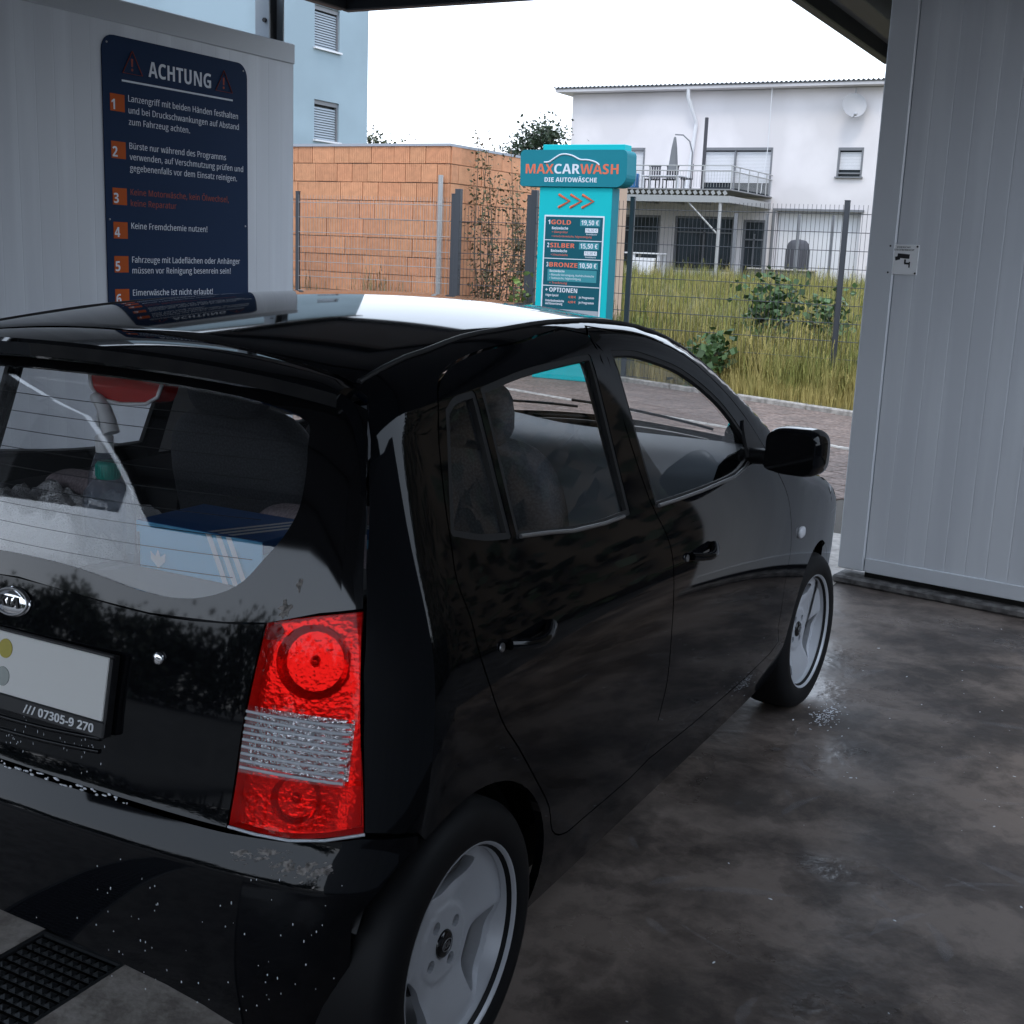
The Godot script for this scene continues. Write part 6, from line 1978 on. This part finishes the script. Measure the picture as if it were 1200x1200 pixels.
func build_plants(rng: RandomNumberGenerator) -> void:
	# meadow: tufts of blades
	var tufts := []
	for v in 4:
		var m := MB.new()
		for k in 16:
			var a := rng.randf_range(0, TAU)
			var b := V(cos(a), 0, sin(a)) * rng.randf_range(0.0, 0.10)
			var lean := V(cos(a + rng.randfn() * 0.6), 0, sin(a + rng.randfn() * 0.6)) * rng.randf_range(0.05, 0.32)
			var hh := rng.randf_range(0.55, 1.05)
			var sidev := V(-sin(a), 0, cos(a)) * rng.randf_range(0.004, 0.008)
			var n := V(cos(a), 0.5, sin(a)).normalized()
			var p1 := b + lean * 0.3 + V(0, hh * 0.5, 0)
			var p2 := b + lean + V(0, hh, 0)
			m.tri(b - sidev, b + sidev, p1 + sidev * 0.8, n, n, n); m.tri(b - sidev, p1 + sidev * 0.8, p1 - sidev * 0.8, n, n, n)
			m.tri(p1 - sidev * 0.8, p1 + sidev * 0.8, p2, n, n, n)
			if k % 4 == 0:
				for s in 5:
					var c := p2 - V(0, 0.03 * s, 0) + Vector3(rng.randfn(), 0, rng.randfn()) * 0.008
					m.tri(c + sidev * 1.6, c - sidev * 1.6, c + V(0, 0.05, 0), n, n, n)
		tufts.append(m.mesh())
	var patches := FastNoiseLite.new(); patches.seed = 4; patches.frequency = 0.25
	for v in 4:
		var xf := []
		var cl := []
		for k in 3600:
			var w := pow(rng.randf(), 1.8)
			var z := lerpf(-11.0, -46.0, w)
			var x := rng.randf_range(-26.0, 1.5) if z < -16 else rng.randf_range(-6.7, 2.0)
			var kz := -11.02 + 0.42 * (x + 1.19) - 0.15
			if z > kz: z = kz - rng.randf_range(0.0, 1.2)
			if x < -5.9 and z > -18.5 and x > -12.6: x += 7.0
			if x < -4.2 and x > -5.4 and z > -12.15: continue
			var s := rng.randf_range(0.45, 0.8) * (0.85 + 0.35 * patches.get_noise_2d(x, z))
			if kz - z < 0.5: s *= 0.45
			var b := Basis(Vector3.UP, rng.randf_range(0, TAU)).scaled(V(s, s * rng.randf_range(0.8, 1.25), s))
			xf.append(Transform3D(b, V(x, land(x, z) + 0.005, z)))
			var dry := clampf(0.45 + 0.9 * patches.get_noise_2d(x * 1.7 + 30, z * 1.7) + rng.randfn() * 0.22, 0.0, 1.0)
			if kz - z < 0.4: dry = clampf(dry + 0.5, 0, 1)
			var c0 := Color(0.12, 0.15, 0.025).lerp(Color(0.36, 0.29, 0.095), dry)
			var br := rng.randf_range(0.75, 1.25)
			cl.append(Color(c0.r * br, c0.g * br, c0.b * br))
		var mm := MultiMesh.new()
		mm.transform_format = MultiMesh.TRANSFORM_3D
		mm.use_colors = true
		mm.mesh = tufts[v]
		mm.instance_count = xf.size()
		for k in xf.size():
			mm.set_instance_transform(k, xf[k]); mm.set_instance_color(k, cl[k])
		var mi := MultiMeshInstance3D.new()
		mi.multimesh = mm
		mi.material_override = M.grass
		mi.name = numbered("meadow_grass")
		add_child(mi)
		tag(mi, "tall uncut green and straw coloured grass beyond the fence", "grass", "meadow grass"); mi.set_meta("kind", "stuff")
	# dry weeds before the brick wall
	var mm2 := MultiMesh.new()
	mm2.transform_format = MultiMesh.TRANSFORM_3D; mm2.use_colors = true; mm2.mesh = tufts[1]; mm2.instance_count = 170
	for k in 170:
		var x := rng.randf_range(-9.9, -7.3)
		var s := rng.randf_range(0.5, 1.0) * (0.75 + 0.55 * exp(-pow((x + 8.1) / 0.35, 2)) + 0.3 * exp(-pow((x + 9.4) / 0.4, 2)))
		mm2.set_instance_transform(k, Transform3D(Basis(Vector3.UP, rng.randf_range(0, TAU)).scaled(V(s, s * 1.15, s)), V(x, 0.005, rng.randf_range(-12.7, -12.5))))
		var br := rng.randf_range(0.7, 1.2)
		mm2.set_instance_color(k, Color(0.22 * br, 0.17 * br, 0.075 * br))
	var mi2 := MultiMeshInstance3D.new()
	mi2.multimesh = mm2; mi2.material_override = M.grass; mi2.name = "dry_weeds"
	add_child(mi2)
	tag(mi2, "dry brown weeds along the foot of the brick wall", "weeds"); mi2.set_meta("kind", "stuff")
	# added hedge, out of view, keeps bright reflections off the car's right side
	var hg := thing("added_tall_hedge", "added unseen dark green hedge right of the end wall, darkening the car side reflections", "hedge", V(1.9, 0, -5.7), 0.03)
	var hm := MB.new(); hm.cbox(Transform3D(Basis(), V(6.5, 3.05, 0)), V(13.0, 6.1, 0.8), 0.15); part("twigs", hm, M.twig, hg)
	hm = MB.new(); hm.colored = true
	var hr := RandomNumberGenerator.new(); hr.seed = 91
	for k in 9000:
		var hp := V(hr.randf_range(-0.1, 13.1), hr.randf_range(0.05, 6.4), hr.randf_range(0.3, 0.65) * (1.0 if k % 3 else -1.0))
		if k % 7 == 0: hp = V(hr.randf_range(-0.1, 13.1), hr.randf_range(5.9, 6.5), hr.randf_range(-0.5, 0.5))
		var hv := hr.randf_range(0.6, 1.4)
		hm.col = Color(0.03 * hv, 0.045 * hv, 0.02 * hv)
		leaf_at(hm, hp, hr.randf_range(0.12, 0.3), hr, 0.6)
	part("leaves", hm, M.leaf, hg)
	hg = thing("added_clipped_hedge", "added unseen low hedge far to the right, darkening the quarter panel reflection", "hedge", V(8.0, 0, 4.0), PI / 2)  # added out of view to hide sky mirrored in the quarter panel
	hm = MB.new(); hm.cbox(Transform3D(Basis(), V(5.5, 0.9, 0)), V(11.0, 1.8, 0.7), 0.12); part("twigs", hm, M.twig, hg)
	hm = MB.new(); hm.colored = true
	for k in 5000:
		var hp := V(hr.randf_range(-0.1, 11.1), hr.randf_range(0.05, 2.0), hr.randf_range(0.28, 0.6) * (-1.0 if k % 4 else 1.0))
		var hv := hr.randf_range(0.6, 1.4)
		hm.col = Color(0.03 * hv, 0.045 * hv, 0.02 * hv)
		leaf_at(hm, hp, hr.randf_range(0.12, 0.28), hr, 0.6)
	part("leaves", hm, M.leaf, hg)
	# leafy plants
	make_weed("leafy_weed", "broad leaved dark green weed at the kerb behind the windscreen pillar", V(-3.2, 0.01, -12.15), 0.62, 0.5, 420, 0.11, Color(0.05, 0.10, 0.03), 21)
	make_weed("leafy_weed", "tall dark green weed in the middle of the meadow", V(-3.65, land(-3.6, -16.2), -16.2), 1.25, 0.5, 420, 0.13, Color(0.05, 0.10, 0.03), 22)
	make_weed("leafy_weed", "dark green weed close to the fence post near the right wall", V(-1.15, 0.01, -12.75), 0.55, 0.35, 260, 0.09, Color(0.05, 0.09, 0.03), 23)
	make_weed("leafy_weed", "leafy weed in the meadow right of the tall weed", V(-2.75, land(-3, -16), -16.2), 1.1, 0.5, 320, 0.12, Color(0.06, 0.11, 0.035), 24)
	make_weed("leafy_weed", "pale green sprig growing beside the price pylon", V(-5.62, 0.01, -12.2), 1.15, 0.22, 120, 0.10, Color(0.14, 0.20, 0.05), 25)
	# climber on the brick wall's right side, and its thin top against the sky
	var o := thing("climbing_shrub", "thin brown green climbing shrub against the brick wall's side", "shrub", V(-6.86, 0, -13.3))
	var m := MB.new()
	var tips := []
	var r2 := RandomNumberGenerator.new(); r2.seed = 8
	for k in 26:
		var x := r2.randf_range(-0.1, 1.0)
		var h := r2.randf_range(1.2, 2.5) if k > 4 else r2.randf_range(2.7, 3.15)
		if k <= 4: x = r2.randf_range(-0.12, 0.3)
		var pts := [V(x * 0.6, 0, r2.randf_range(-0.3, 0.3)), V(x * 0.8 + r2.randfn() * 0.1, h * 0.5, r2.randf_range(-0.3, 0.3)), V(x, h, r2.randf_range(-0.35, 0.35))]
		m.tube(pts, 0.011, 5, 0.003)
		tips.append(pts)
	part("stem", m, M.twig, o)
	m = MB.new(); m.colored = true
	for k in 3400:
		var pts: Array = tips[r2.randi() % tips.size()]
		var f := pow(r2.randf(), 0.75)
		var p: Vector3 = (pts[0] as Vector3).lerp(pts[1], f * 2.0) if f < 0.5 else (pts[1] as Vector3).lerp(pts[2], f * 2.0 - 1.0)
		p += Vector3(r2.randfn(), r2.randfn(), r2.randfn()) * 0.07
		var v := r2.randf_range(0.5, 1.3)
		m.col = Color(0.085 * v, 0.085 * v, 0.035 * v) if r2.randf() < 0.55 else Color(0.16 * v, 0.105 * v, 0.05 * v)
		leaf_at(m, p, r2.randf_range(0.035, 0.075), r2, 0.55)
	part("leaves", m, M.leaf, o)
	make_tree("broadleaf_tree", "dark green tree rising behind the price pylon", V(-19.75, 0.5, -40.0), 5.35, 1.55, 5200, 0.15, Color(0.035, 0.055, 0.03), 31, 22)
	make_tree("broadleaf_tree", "low green tree peeping over the brick wall's top edge", V(-27.0, 0.4, -40.0), 5.05, 1.9, 2600, 0.16, Color(0.07, 0.08, 0.035), 32)
	# trees behind the camera, mirrored by the tailgate
	for k in 8:
		make_tree("roadside_tree", ["first", "second", "third", "fourth", "fifth", "sixth", "seventh", "eighth"][k] + " tree from the left in the row behind the bay", V(-26 + 5.2 * k, -1.6, 25.0 + 1.5 * (k % 3)), 6.1 + 0.8 * ((k * 5) % 3), 4.2, 2600, 0.55, Color(0.03, 0.042, 0.022), 41 + k, 26, "trees behind the bay")

func _ready() -> void:
	make_materials()
	set_view()
	var t := Time.get_ticks_msec()
	build_bay()
	build_outside()
	print("place ", Time.get_ticks_msec() - t)
	build_signs()
	print("signs ", Time.get_ticks_msec() - t)
	build_car()
	print("car ", Time.get_ticks_msec() - t)
	build_luggage()
